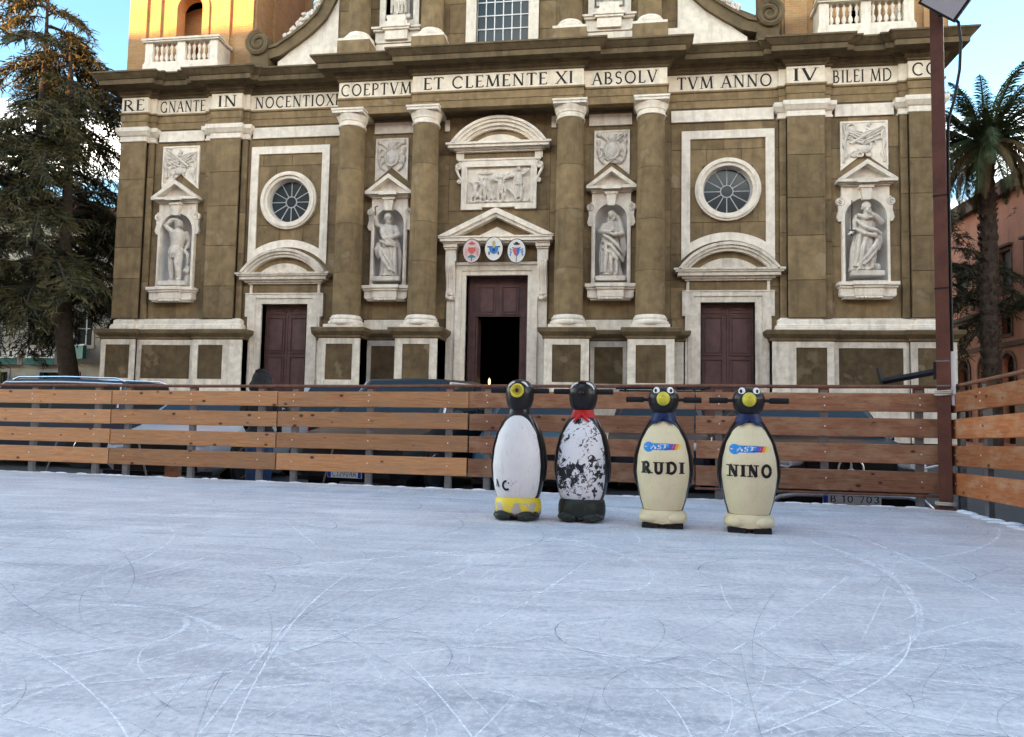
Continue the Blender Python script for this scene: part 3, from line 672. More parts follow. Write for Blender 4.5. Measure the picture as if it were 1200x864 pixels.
# side doors, oculus windows
def leaf(mb, x0, x1, z0, z1, y, rows, mi=0):
    mb.box(x0, x1, y, y+.06, z0, z1, mi); n = len(rows)-1
    for k in range(n):
        a, b_ = z0+(z1-z0)*rows[k]+.07, z0+(z1-z0)*rows[k+1]-.05
        X0, X1 = x0+.10, x1-.10
        for xa, xb, za, zb in ((X0, X1, a, a+.04), (X0, X1, b_-.04, b_), (X0, X0+.04, a+.041, b_-.041), (X1-.04, X1, a+.041, b_-.041)): mb.box(xa, xb, y-.045, y-.001, za, zb, mi)
        mb.box(X0+.10, X1-.10, y-.030, y-.001, a+.10, b_-.10, mi)
for s in (-1, 1):
    cx = s*DX
    d = MB().box(cx-.95, cx+.95, .42, .48, .3, 5.05).build('door', M['door'], church)
    for t in (-1, 1):
        lf = MB(); xa, xb = sorted((cx+t*.008, cx+t*.93)); leaf(lf, xa, xb, .45, 4.62, .33, (0, .30, .64, 1)); lf.build('leaf', M['door'], d)
    lf = MB(); leaf(lf, cx-.93, cx, 4.63, 5.03, .335, (0, 1)); leaf(lf, cx+.002, cx+.93, 4.63, 5.03, .335, (0, 1)); lf.build('transom', M['door'], d)
    fr = MB()
    for (hw, zt, p, ex) in ((1.45, 5.43, .10, 0),):
        for t in (-1, 1):
            xa, xb = sorted((cx+t*.93, cx+t*1.16)); fr.box(xa, xb, -.07, .35, .3, 5.03)
            xa, xb = sorted((cx+t*1.162, cx+t*1.46)); fr.box(xa, xb, -.12, .03, .3, 4.54)
            xa, xb = sorted((cx+t*1.162, cx+t*1.57)); fr.box(xa, xb, -.125, .03, 4.542, 5.428)
            xa, xb = sorted((cx+t*1.27, cx+t*1.36)); fr.box(xa, xb, -.15, -.121, .3, 4.53)
        fr.box(cx-1.16, cx+1.16, -.07, .35, 5.032, 5.24).box(cx-1.158, cx+1.158, -.121, .03, 5.242, 5.428)
        fr.box(cx-1.57, cx+1.57, -.155, .02, 5.40, 5.44)
    fr.box(cx-1.42, cx-1.32, -.10, .02, 5.442, 5.79).box(cx+1.32, cx+1.42, -.10, .02, 5.442, 5.79)
    fr.build('frame', M['marble2'], d)
    hd = MB()
    for hw, z0, z1, p in ((1.48, 5.79, 5.85, .16), (1.58, 5.852, 5.93, .24), (1.74, 5.932, 6.06, .36), (1.83, 6.062, 6.12, .42), (1.88, 6.122, 6.19, .46)): hd.box(cx-hw, cx+hw, -p, .02, z0, z1)
    R_ = (1.72**2+.92**2)/(2*.92); cz = 7.10-R_; am = math.asin(1.72/R_)
    hd.arc(cx, cz, R_-.10, R_, pi/2-am, pi/2+am, -.46, .02, 28); hd.arc(cx, cz, R_-.20, R_-.10, pi/2-am*.985, pi/2+am*.985, -.40, .02, 28)
    hd.arc(cx, cz, R_-.30, R_-.20, pi/2-am*.94, pi/2+am*.94, -.33, .02, 28)
    a2 = math.acos((6.19-cz)/(R_-.52)); hd.prism([(cx+(R_-.52)*sin(-a2+2*a2*k/20), cz+(R_-.52)*cos(-a2+2*a2*k/20)) for k in range(21)], -.16, .02)
    ho = hd.build('segmental_pediment', M['marble2'], d)
    a3 = math.acos((6.19-cz)/(R_-.30)); MB().prism([(cx+(R_-.30)*sin(-a3+2*a3*k/20), cz+(R_-.30)*cos(-a3+2*a3*k/20)) for k in range(21)], -.12, .01).build('tympanum', M['tuff'], d)
    MB().box(cx-1.31, cx+1.31, -.06, .02, 5.44, 5.79).build('lintel', M['tuff'], d)
    # oculus
    oc = MB().arc(cx, OZ, .86, .98, 0, 2*pi, -.10, .30, 48); oc.arc(cx, OZ, .98, 1.06, 0, 2*pi, -.17, .02, 48); oc.arc(cx, OZ, 1.06, 1.135, 0, 2*pi, -.12, .02, 48)
    oo = oc.build('oculus_window', M['marble'], church)
    MB().prism(circ(cx, OZ, .87, 40), .22, .24).build('pane', M['glass'], oo)
    br = MB().arc(cx, OZ, .20, .235, 0, 2*pi, .18, .215, 24)
    for k in range(12):
        a = 2*pi*k/12+.26*0; ca, sa = cos(a), sin(a); w = .014
        br.add([(cx+.23*ca-w*sa, .19, OZ+.23*sa+w*ca), (cx+.23*ca+w*sa, .19, OZ+.23*sa-w*ca), (cx+.87*ca+w*sa, .19, OZ+.87*sa-w*ca), (cx+.87*ca-w*sa, .19, OZ+.87*sa+w*ca)], [(0, 1, 2, 3)])
        br.add([(cx+.23*ca-w*sa, .215, OZ+.23*sa+w*ca), (cx+.23*ca+w*sa, .215, OZ+.23*sa-w*ca), (cx+.87*ca+w*sa, .215, OZ+.87*sa-w*ca), (cx+.87*ca-w*sa, .215, OZ+.87*sa+w*ca)], [(0, 1, 2, 3)])
    br.arc(cx, OZ, .80, .86, 0, 2*pi, .17, .215, 40)
    br.build('bars', M['lead'], oo)
    # white square frame with arched foot
    R3 = R_+.42; R2 = R_+.13; hw = 1.60
    za = lambda r: cz+sqrt(r*r-hw*hw)
    pf = MB(); n = 24
    am3 = math.asin(hw/R2); inn = math.asin((hw-.30)/R3)
    outer = [(cx-hw, 11.22), (cx-hw, za(R2))]+[(cx+R2*sin(-am3+2*am3*k/n), cz+R2*cos(-am3+2*am3*k/n)) for k in range(n+1)]+[(cx+hw, 11.22)]
    inner = [(cx-hw+.30, 10.92)]+[(cx+R3*sin(-inn+2*inn*k/n), cz+R3*cos(-inn+2*inn*k/n)) for k in range(n+1)]+[(cx+hw-.30, 10.92)]
    dd = []
    for p in outer:
        if not dd or (abs(p[0]-dd[-1][0])+abs(p[1]-dd[-1][1])) > 1e-5: dd.append(p)
    pf.plate(dd, [inner], -.06, .02).build('panel_frame', M['marble'], church)

# main portal
po_ = MB()
for t in (-1, 1):
    xa, xb = sorted((t*1.15, t*1.30)); po_.box(xa, xb, -.10, .45, .3, 6.06)
    xa, xb = sorted((t*1.302, t*1.52)); po_.box(xa, xb, -.16, .03, .3, 6.26)
    xa, xb = sorted((t*1.522, t*1.86)); po_.box(xa, xb, -.10, .03, .3, 7.18)
    xa, xb = sorted((t*1.50, t*1.90)); po_.box(xa, xb, -.30, -.06, 6.56, 6.98); xa, xb = sorted((t*1.47, t*1.93)); po_.box(xa, xb, -.36, -.06, 6.982, 7.05); xa, xb = sorted((t*1.45, t*1.96)); po_.box(xa, xb, -.42, -.06, 7.052, 7.178)
po_.box(-1.30, 1.30, -.10, .45, 6.062, 6.22).box(-1.521, 1.521, -.161, .03, 6.262, 6.42).box(-1.30, 1.30, -.158, .03, 6.222, 6.26).box(-1.52, 1.52, -.22, .03, 6.422, 6.52)
por = po_.build('portal', M['marble'], church)
pd = MB()
for hw, z0, z1, p in ((1.98, 7.18, 7.24, .46), (2.06, 7.242, 7.36, .56), (2.12, 7.362, 7.42, .60)): pd.box(-hw, hw, -p, .02, z0, z1)
b0 = 7.422; sl = (8.45-b0)/2.14
for dk, k, y in ((0, .20, -.64), (.20, .12, -.56)):
    for s in (-1, 1): pd.prism([(s*(2.14-dk/sl), b0), (0, 8.45-dk), (0, 8.45-dk-k), (s*(2.14-(dk+k)/sl), b0)], y, .02)
pd.prism([(-.80, b0), (.80, b0), (0, b0+.38)], -.30, .02)
pdo = pd.build('pediment', M['marble'], por)
MB().prism([(-1.5, b0), (1.5, b0), (0, b0+.70)], -.22, .02).build('tympanum', M['tuff'], por)
for t in (-1, 1):
    cs = MB(); x = t*1.70
    pr = [(-.10, 6.55), (-.42, 6.55), (-.44, 6.40), (-.40, 6.25), (-.30, 6.05), (-.22, 5.75), (-.22, 5.50), (-.27, 5.36), (-.26, 5.22), (-.18, 5.14), (-.10, 5.14)]
    cs.prism([(a, b_) for a, b_ in pr], x-.17, x+.17, ax='x')
    for k in range(4): cs.tube([(x-.12+.08*k, a-.012, b_) for a, b_ in pr[1:8]], .022, 6)
    cs.ball((x, -.24, 5.18), (.12, .07, .08), 8, 6); cs.ball((x, -.24, 5.34), (.14, .08, .08), 8, 6)
    cs.build('console', M['marble'], por)
# door leaves standing open in the lower half
dr = MB().box(-1.16, 1.16, .50, .56, 4.62, 6.08).build('door', M['door'], por)
for (xa, xb) in ((-.86, -.004), (.004, .86)):
    u = MB(); leaf(u, xa, xb, 4.60, 5.78, .40, (0, 1)); leaf(u, xa, xb, 5.785, 6.06, .40, (0, 1)); u.build('leaf', M['door'], dr)
for (xa, xb) in ((-1.15, -.862), (.862, 1.15)):
    u = MB(); u.box(xa, xb, .42, .48, .3, 6.06); w0, w1 = xa+.05, xb-.05
    for z0, z1 in ((.6, 1.5), (1.6, 2.45), (2.55, 3.4), (3.5, 4.4), (4.5, 5.5), (5.6, 6.0)):
        u.box(w0, w1, .395, .419, z0, z0+.05).box(w0, w1, .395, .419, z1-.05, z1).box(w0, w0+.04, .395, .419, z0+.051, z1-.051).box(w1-.04, w1, .395, .419, z0+.051, z1-.051)
    u.build('side_leaf', M['door'], dr)
for s in (-1, 1):
    u = MB(); xa, xb = sorted((s*.80, s*.855)); u.box(xa, xb, .5, 1.25, .3, 4.60); u.build('open_leaf', M['door'], dr)
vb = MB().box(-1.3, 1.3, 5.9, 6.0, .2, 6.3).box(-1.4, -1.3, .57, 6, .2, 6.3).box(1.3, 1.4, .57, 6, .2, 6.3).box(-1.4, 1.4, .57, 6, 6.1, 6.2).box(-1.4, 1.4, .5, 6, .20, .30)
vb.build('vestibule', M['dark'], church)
lamp = thing('altar_lamp', 'small glowing lamp just inside the open church door', 'lamp', (-.50, 1.6, .3))
MB().lathe([(.10, 0), (.03, .05), (.025, 1.55), (.09, 1.62), (.10, 1.72)], 0, 0, 12).build('stand', M['chrome'], lamp)
MB().lathe([(.0, 1.80), (.035, 1.83), (.048, 1.92), (.03, 2.02), (0, 2.08)], 0, 0, 12).build('flame_globe', plain('lit_lamp_globe', (1, .9, .6), .4, emit=(1, .72, .28), es=.55), lamp)

# coats of arms over the door
def oval(cx, cz, rim, base, build):
    o = MB().prism([(cx+.335*cos(2*pi*k/32), cz+.44*sin(2*pi*k/32)) for k in range(32)], -.58, -.53).build('shield_board', base)
    for nm, mat, shapes in build:
        mb = MB()
        for i, sh in enumerate(shapes): mb.prism([(cx+a, cz+b_) for a, b_ in sh], -.592-.002*i, -.581)
        mb.build(nm, mat, o)
    MB().tube([(cx+.335*cos(2*pi*k/32), -.575, cz+.44*sin(2*pi*k/32)) for k in range(33)], .014, 6).build('rim', rim, o)
    return o
E_ = lambda x, z, a, b_, n=14: [(x+a*cos(2*pi*k/n), z+b_*sin(2*pi*k/n)) for k in range(n)]
RED = plain('heraldic_red', (.50, .10, .09), .5); BLU = plain('heraldic_blue', (.03, .16, .42), .5); GRN = plain('heraldic_green', (.03, .20, .22), .5); GLD = plain('heraldic_gold', (.42, .34, .16), .4)
BLK = plain('heraldic_black', (.02, .02, .03), .5); PNK = plain('heraldic_rose', (.60, .25, .24), .5); OVW = plain('enamel_white', (.60, .60, .56), .4); OVP = plain('enamel_rose', (.55, .44, .42), .4)
sh = lambda x, w, z0, z1: [(x-w, z1), (x+w, z1), (x+w, (z0+z1)/2), (x+w*.6, z0+.05), (x, z0), (x-w*.6, z0+.05), (x-w, (z0+z1)/2)]
tas = lambda s: [E_(s*(.13+.03*j), .12-.09*j-.0*k, .022, .03, 8) for j in range(4) for k in range(1)]+[E_(s*.22, .06-.09*j, .022, .03, 8) for j in range(3)]
o1 = oval(-.86, 6.86, BLK, OVP, [('hat', RED, [E_(0, .27, .13, .045), E_(0, .31, .06, .04)]), ('shield', RED, [sh(0, .13, -.12, .13)]), ('tassels', PNK, tas(-1)+tas(1)), ('foliage', GRN, [E_(0, -.20, .09, .06), E_(-.1, -.22, .05, .03), E_(.1, -.22, .05, .03), E_(0, -.30, .02, .08)])])
tag(o1, 'oval coat of arms with red shield and green foot, left of the three', 'coat of arms', 'oval arms above the main door')
o2 = oval(-.05, 6.93, BLK, OVW, [('shield', BLU, [sh(0, .16, -.20, .10)]), ('mitre', GLD, [E_(0, .20, .065, .10), E_(0, .08, .05, .05)]), ('keys', BLK, [E_(-.19, .07, .05, .025), E_(.19, .07, .05, .025), E_(-.17, -.16, .025, .07), E_(.17, -.16, .025, .07)]), ('charge', GLD, [E_(0, -.04, .04, .05)])])
tag(o2, 'oval coat of arms with blue shield under a gold mitre, middle of three', 'coat of arms', 'oval arms above the main door')
o3 = oval(.78, 6.84, BLK, OVW, [('hat', BLK, [E_(0, .25, .13, .035), E_(0, .29, .06, .035)]), ('shield_red', RED, [[(-.12, .12), (0, .12), (0, -.2), (-.07, -.15), (-.12, -.03)]]), ('shield_blue', BLU, [[(.003, .12), (.12, .12), (.12, -.03), (.07, -.15), (.003, -.2)]]), ('tassels', BLU, tas(-1)+tas(1)), ('staff', BLK, [[(-.01, -.2), (.01, -.2), (.01, -.40), (-.01, -.40)]])])
tag(o3, 'oval coat of arms half red half blue under a dark hat, right of three', 'coat of arms', 'oval arms above the main door')

# carved relief over the portal
rf = MB()
rf.plate([(-1.41, 8.52), (-.62, 8.52), (-.62, 8.60), (.62, 8.60), (.62, 8.52), (1.41, 8.52), (1.41, 10.36), (-1.41, 10.36)], [[(-1.24, 8.74), (1.24, 8.74), (1.24, 10.18), (-1.24, 10.18)]], -.13, .02)
for a, b_, c_, d_ in ((-1.26, -1.2, 8.74, 10.18), (1.2, 1.26, 8.74, 10.18), (-1.2, 1.2, 10.12, 10.18)): rf.box(a, b_, -.16, -.128, c_, d_)
rf.box(-1.23, 1.23, -.03, .02, 8.75, 10.17)
for hw, z0, z1, p in ((1.56, 10.362, 10.43, .16), (1.60, 10.66, 10.72, .22), (1.70, 10.722, 10.78, .30), (1.88, 10.782, 10.88, .44), (1.96, 10.882, 10.96, .50)): rf.box(-hw, hw, -p, .02, z0, z1)
for s in (-1, 1): xa, xb = sorted((s*1.33, s*1.62)); rf.box(xa, xb, -.14, .02, 10.432, 10.66)
R_ = (1.78**2+.95**2)/(2*.95); cz = 11.92-R_; am = math.asin(1.78/R_)
for r0, r1, p in ((.10, 0, .50), (.20, .10, .44), (.32, .20, .36), (.42, .32, .26)): rf.arc(0, cz, R_-r0, R_-r1, pi/2-am*(1-.12*r1), pi/2+am*(1-.12*r1), -p, .02, 30)
a2 = math.acos((10.96-cz)/(R_-.60)); rf.prism([((R_-.60)*sin(-a2+2*a2*k/20), cz+(R_-.60)*cos(-a2+2*a2*k/20)) for k in range(21)], -.18, .02)
for s in (-1, 1):
    volute(rf, s*1.52, 10.16, .14, s, -.18, -.02); volute(rf, s*1.49, 9.58, .08, -s, -.16, -.02)
    rf.tube([(s*(1.62-.02*k-.006*k*k*.4), -.1, 10.1-.075*k) for k in range(8)], [.06-.003*k for k in range(8)], 6)
rfo = rf.build('relief_frame', M['marble'], church)
a3 = math.acos((10.96-cz)/(R_-.42)); MB().prism([((R_-.42)*sin(-a3+2*a3*k/20), cz+(R_-.42)*cos(-a3+2*a3*k/20)) for k in range(21)], -.13, .015).build('tympanum', M['tuff'], church)
MB().box(-1.33, 1.33, -.10, .02, 10.432, 10.658).build('inscription_band', M['tuff'], church)
letters('small_inscription', M['fadedtext'], text_quads('CAROLVS ABSOLVTVM', -1.2, 1.2, 10.48, 10.62, gap=.12), lambda x, z: -.1035, church)
def relief_man(mb, x, z, h, lean, arm, rs):
    p = lambda u, w, y=-.10: (x+lean*w*h+u*h, y, z+w*h)
    mb.tube([p(-.06, .0), p(-.08, .25), p(-.03, .5)], [.05*h, .07*h, .1*h], 7); mb.tube([p(.10, .0), p(.10, .25), p(.03, .5)], [.05*h, .07*h, .1*h], 7)
    mb.tube([p(0, .45), p(0, .65, -.13), p(0, .82, -.12)], [.13*h, .14*h, .09*h], 8); mb.ball(p(0, .93, -.15), (.07*h, .07*h, .085*h), 8, 6)
    mb.tube([p(.1, .78), p(.1+arm[0]*.22, .78+arm[1]*.22, -.16), p(.1+arm[0]*.42, .78+arm[1]*.3+.06, -.14)], [.05*h, .042*h, .032*h], 6)
    mb.tube([p(-.1, .78), p(-.1+arm[2]*.2, .78+arm[3]*.2, -.16), p(-.1+arm[2]*.4, .78+arm[3]*.38, -.14)], [.05*h, .042*h, .032*h], 6)
    for k in range(5):
        a = rs.uniform(-.14, .14); mb.tube([p(a, .7, -.14), p(a+rs.uniform(-.1, .1), .4, -.17), p(a+rs.uniform(-.12, .12), .08, -.13)], [.018*h, .03*h, .022*h], 5)
rs = random.Random(3); rm = MB()
for x, z, h, ln, ar in ((-.98, 8.82, .78, .18, (.9, .6, -.7, .5)), (-.62, 8.86, .88, .1, (1, .3, -.6, .9)), (-.28, 8.84, .86, -.2, (.8, .9, -1, .1)), (.05, 8.84, .92, .05, (.5, .9, -.9, .4)), (.72, 8.84, 1.24, .02, (.5, .2, -.9, -.4))):
    relief_man(rm, x, z, h, ln, ar, rs)
rm.tube([(-1.15+.1*k, -.08, 8.82+.02*sin(k*2)) for k in range(24)], [.05+.02*sin(k*1.7) for k in range(24)], 6)
rm.tube([(.35, -.1, 9.3), (.5, -.14, 9.15), (.62, -.12, 9.0)], .06, 6); rm.ball((-.8, -.08, 9.1), (.18, .07, .14), 8, 6); rm.ball((.2, -.06, 9.75), (.28, .03, .10), 8, 6); rm.ball((-.5, -.06, 9.9), (.3, .03, .07), 8, 6)
remesh(rm, 'carved_scene', M['statue'], .016, 1, rfo)
# ------------------------------------------------------------------ upper storey
up = MB().plate([(-6.5, 13.9), (6.5, 13.9), (6.5, 24), (-6.5, 24)], [[(-1.0, 14.5), (1.0, 14.5), (1.0, 18.2), (-1.0, 18.2)], archpoly(-4.0, .55, 16.0, 18.4), archpoly(4.0, .55, 16.0, 18.4)], .03, .6).build('upper_wall', M['tuffdark'], church)
for s in (-1, 1):
    x0, x1 = sorted((s*1.4, s*6.48)); courses(up, x0, x1, 14.1, 20.2, 0, [(s*4.0-.6, s*4.0+.6, 15.9, 19.0)])
wf = MB()
for t in (-1, 1): xa, xb = sorted((t*1.0, t*1.38)); wf.box(xa, xb, -.12, .25, 14.1, 18.3)
wf.box(-1.38, 1.38, -.12, .25, 18.3, 18.7).box(-1.6, 1.6, -.3, .02, 18.7, 18.9).box(-1.0, 1.0, -.05, .25, 14.1, 14.5)
wo = wf.build('upper_window', M['marble'], church)
for i in range(6):
    for j in range(7):
        x = -1+i*2/6; z = 14.5+j*3.7/7; MB().box(x+.012, x+2/6-.012, .20, .215, z+.012, z+3.7/7-.012).build('pane', M['glass'], wo)
wb = MB()
for i in range(7): wb.box(-1+i*2/6-.018, -1+i*2/6+.018, .17, .21, 14.5, 18.2)
for j in range(8): wb.box(-1, 1, .165, .212, 14.5+j*3.7/7-.018, 14.5+j*3.7/7+.018)
wb.build('glazing_bars', M['whitewin'], wo)
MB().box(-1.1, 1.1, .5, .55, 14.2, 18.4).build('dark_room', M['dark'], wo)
for cx in (-5.45, -2.60, 2.60, 5.45):
    cy = -.45
    c0 = MB().box(cx-.62, cx+.62, cy-.60, .02, 14.08, 14.80).build('upper_pedestal', M['tuff'], church)
    pb = MB().box(cx-.60, cx+.60, cy-.58, .02, 14.802, 14.90); pb.lathe([(.56, 14.90), (.59, 14.95), (.585, 15.02), (.52, 15.05), (.50, 15.08), (.51, 15.11), (.46, 15.16), (.43, 15.22)], cx, cy, 32); pb.build('base', M['marble'], c0)
    for za, zb in ((15.2, 16.9), (16.91, 18.8), (18.81, 20.2)): MB().lathe([(.43-.01*(za-15), za), (.43-.01*(zb-15), zb)], cx, cy, 28).build('drum', M['tuff'], c0)
    MB().lathe([(.40, 20.2), (.44, 20.24), (.42, 20.4), (.5, 20.6)], cx, cy, 28).box(cx-.56, cx+.56, cy-.56, .02, 20.6, 20.75).build('capital', M['marble'], c0)
for s in (-1, 1):
    for a, b_ in ((3.22, 4.83), (6.07, 6.50)):
        x0, x1 = (a, b_) if s > 0 else (-b_, -a); MB().box(x0, x1, -.30, .02, 14.1, 14.95).build('upper_base', M['marble'], church)
MB().mould([(-6.5, .6), (-6.5, -.95), (6.5, -.95), (6.5, .6)], [(0, 20.76), (0, 21.3), (.1, 21.35), (.1, 21.9), (.6, 22.0), (.8, 22.4), (-.5, 22.45)]).build('upper_entablature', M['tuffdark'], church)
MB().prism([(-7.3, 22.46), (7.3, 22.46), (0, 26)], -1.6, .5).build('top_pediment', M['tuffdark'], church)
for s in (-1, 1):
    cx = s*4.0; nb = MB()
    nb.plate([(cx-.78, 15.72), (cx+.78, 15.72), (cx+.78, 19.2), (cx-.78, 19.2)], [archpoly(cx, .55, 15.98, 18.4)], -.12, .03)
    for hw, z0, z1, p in ((.80, 14.98, 15.05, .34), (.86, 15.052, 15.42, .30), (.92, 15.422, 15.5, .40), (.98, 15.502, 15.58, .46)): nb.box(cx-hw, cx+hw, -p, .02, z0, z1)
    for hw, z0, z1, p in ((.44, 15.06, 15.42, .46), (.52, 15.422, 15.5, .52), (.58, 15.502, 15.60, .56), (.44, 15.602, 15.74, .50), (.36, 15.742, 15.98, .46)): nb.box(cx-hw, cx+hw, -p, -.1, z0, z1)
    no = nb.build('upper_niche', M['marble'], church)
    MB().box(cx-.56, cx+.56, .5, .56, 15.9, 19.0).box(cx-.6, cx-.55, 0, .5, 15.9, 19).box(cx+.55, cx+.6, 0, .5, 15.9, 19).build('recess', M['niche'], no)

# sweeping volute walls with fruit garlands
def vcurve(t):   # from the scroll up to the wall, |x| and z
    a = [(9.55, 15.02), (8.9, 15.18), (8.28, 15.56), (7.7, 15.98), (7.25, 16.42), (6.92, 17.04), (6.7, 17.8), (6.55, 18.8)]
    x = t*(len(a)-1); i = min(int(x), len(a)-2); f = x-i; return (a[i][0]*(1-f)+a[i+1][0]*f, a[i][1]*(1-f)+a[i+1][1]*f)
for s in (-1, 1):
    pts = [vcurve(k/28) for k in range(29)]
    dn = []
    for k, (x, z) in enumerate(pts):
        a, b_ = pts[max(k-1, 0)], pts[min(k+1, 28)]; dx, dz = b_[0]-a[0], b_[1]-a[1]; l = sqrt(dx*dx+dz*dz); dn.append((x+dz/l*-.42, z+dx/l*.42))
    dn = [(max(x, 6.45), max(z, 14.2)) for x, z in dn]
    band = MB()
    for k in range(28):
        q = [(s*pts[k][0], pts[k][1]), (s*pts[k+1][0], pts[k+1][1]), (s*dn[k+1][0], dn[k+1][1]), (s*dn[k][0], dn[k][1])]; band.prism(q, -.22, .35)
        q = [(s*pts[k][0], pts[k][1]+.07), (s*pts[k+1][0], pts[k+1][1]+.07), (s*pts[k+1][0], pts[k+1][1]-.05), (s*pts[k][0], pts[k][1]-.05)]; band.prism(q, -.30, .40)
    bo = band.build('volute_wall', M['tuffdark'], church)
    sc_ = MB(); volute(sc_, s*9.62, 15.28, .48, -s, -.34, .3, 1.9); sc_.box(*sorted((s*9.2, s*9.95)), -.25, .3, 14.1, 14.9); sc_.build('scroll', M['tuffdark'], bo)
    tri = [(s*6.46, 14.15), (s*8.9, 14.15), (s*8.9, 14.6)]+[(s*x, z) for x, z in dn[6:22]]+[(s*6.46, 17.0)]
    MB().prism(tri, -.06, .2).build('white_infill', M['marble'], bo)
    g = MB(); rs = random.Random(9+s)
    for k in range(150):
        t = rs.uniform(.26, .86); x, z = vcurve(t); th = .34*(.55+.45*abs(sin(t*17)))
        g.ball((s*(x+rs.uniform(.02, .30)), rs.uniform(-.2, .2), z+rs.uniform(.02, th)), rs.uniform(.06, .13), 7, 5)
    g.build('fruit_garland', M['statue'], bo)

# brick towers with balconies
BAL = [(.055, 0), (.055, .05), (.03, .07), (.045, .12), (.085, .20), (.075, .28), (.035, .38), (.03, .42), (.05, .46), (.035, .50), (.065, .60), (.07, .66), (.03, .74), (.055, .78), (.055, .82)]
BME = MB().lathe(BAL, 0, 0, 10).mesh('baluster', M['marble'])
for s in (-1, 1):
    cx = s*13.05; x0, x1 = cx-2.72, cx+2.72; y0, y1 = .6, 6.0; zt = 27.
    ax = s*13.12
    tw = MB()
    tw.plate([(x0, 14.0), (x1, 14.0), (x1, zt), (x0, zt)], [archpoly(ax, .56, 14.9, 17.4)], y0, y0+.5)
    tw.box(x0, x0+.5, y0+.501, y1, 14, zt).box(x1-.5, x1, y0+.501, y1, 14, zt).box(x0+.501, x1-.501, y1-.4, y1, 14, zt)
    to = tw.build('tower', M['brick'], church)
    st = MB()
    for a, b_ in ((x0-.02, x0+.75), (x1-.75, x1+.02), (x0+1.0, x0+1.38), (x1-1.38, x1-1.0)): st.box(a, b_, y0-.10, y0-.001, 14.75, zt)
    st.box(x0-.2, x1+.2, y0-.22, y0-.0, 14.0, 14.74)
    for sx in (x0-.03, x1-.001):
        for ya, yb in ((y0+.02, y0+.75), (y1-.8, y1), (2.2, 4.4)): st.box(sx-.08, sx+.11, ya, yb, 14.0, zt)
    st.arc(ax, 17.4, .56, .86, 0, pi, y0-.07, y0-.001, 20)
    for t in (-1, 1): st.box(*sorted((ax+t*.56, ax+t*.86)), y0-.07, y0-.001, 14.9, 17.4)
    st.build('brick_pilasters', M['brick'], to)
    MB().arc(ax, 15.9, .50, 2.1, 0, pi, 1.6, 1.9, 16).box(x0+.5, ax-.501, 1.6, 1.9, 14, 15.9).box(ax+.501, x1-.5, 1.6, 1.9, 14, 15.9).build('inner_arch', M['brick'], to)
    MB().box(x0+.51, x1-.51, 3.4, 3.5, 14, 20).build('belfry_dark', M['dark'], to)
    MB().box(x0+.5, x1-.5, y0+.3, y1-.4, 14.6, 14.75).build('floor', M['tuffdark'], to)
    MB().mould([(x0, y1), (x0, y0), (x1, y0), (x1, y1)], [(0, 26.4), (.3, 26.6), (.3, 26.8), (.5, 27.0), (-.5, 27.1)]).build('tower_cornice', M['marble2'], to)
    MB().lathe([(2.6, 27), (2.4, 28.2), (1.6, 29.6), (.5, 30.6), (.0, 31)], cx, 3.3, 24).build('cap', M['tuffdark'], to)
    # balcony
    bx0, bx1 = s*12.83-1.55, s*12.83+1.55
    bb = MB().box(bx0-.06, bx1+.06, -.42, .6, 14.10, 14.62)
    for x in (bx0, (bx0+bx1)/2-.16, bx1-.32): bb.box(x, x+.32, -.38, -.08, 14.622, 15.50)
    for x in (bx0, bx1-.32): bb.box(x+.02, x+.30, -.078, .6, 14.622, 15.50)
    bb.box(bx0-.02, bx1+.02, -.40, -.06, 14.622, 14.70)
    bl = bb.build('balustrade', M['marble'], church)
    rl = MB().box(bx0-.08, bx1+.08, -.46, -.02, 15.502, 15.56).box(bx0-.12, bx1+.12, -.50, .0, 15.562, 15.64)
    for x in (bx0-.08, bx1-.3): rl.box(x, x+.38, .001, .6, 15.502, 15.63)
    rl.build('handrail', M['marble'], bl)
    xm = (bx0+bx1)/2
    for half in ((bx0+.32, xm-.16), (xm+.16, bx1-.32)):
        w = half[1]-half[0]
        for k in range(5): obj('baluster', BME, bl, (half[0]+w*(k+.5)/5, -.23, 14.69))

# ------------------------------------------------------------------ statues in the niches
def limb(mb, pts, r, seg=9): mb.tube(pts, r, seg)
def head(mb, c, h, yaw=0, tilt=0, beard=False, hairlong=False, bald=False):
    from mathutils import Euler
    R = Euler((tilt, 0, yaw)).to_matrix(); c = Vector(c)
    q = lambda x, y, z: c+R @ Vector((x*h, y*h, z*h))
    mb.ball(c, (.39*h, .47*h, .52*h), 14, 10, rot=R)
    mb.ball(q(0, -.10, -.28), (.28*h, .30*h, .24*h), 10, 8, rot=R)                 # jaw
    mb.tube([q(0, -.46, .10), q(0, -.60, -.12), q(0, -.46, -.15)], [.05*h, .085*h, .06*h], 6)   # nose
    mb.tube([q(-.24, -.42, .13), q(0, -.48, .16), q(.24, -.42, .13)], .055*h, 6)   # brow
    mb.tube([q(-.12, -.44, -.28), q(.12, -.44, -.28)], .045*h, 6)
    if not bald: mb.ball(q(0, .10, .16), (.45*h, .46*h, .44*h), 12, 8, rot=R)
    for s in (-1, 1):
        mb.ball(q(s*.39, .02, -.02), (.07*h, .10*h, .14*h), 6, 5, rot=R)
        for k in range(4): mb.ball(q(s*(.36+.05*(k % 2)), .12+.05*k, .25-.16*k), .15*h, 7, 5)
        if hairlong: mb.tube([q(s*.36, .15, .2), q(s*.46, .18, -.3), q(s*.42, .05, -.75)], [.14*h, .17*h, .10*h], 7)
    if beard:
        for k in range(5): mb.ball(q((k-2)*.12, -.34, -.46-.05*(2-abs(k-2))), (.11*h, .12*h, .20*h), 7, 6)
        mb.ball(q(0, -.34, -.66), (.15*h, .13*h, .20*h), 8, 6)
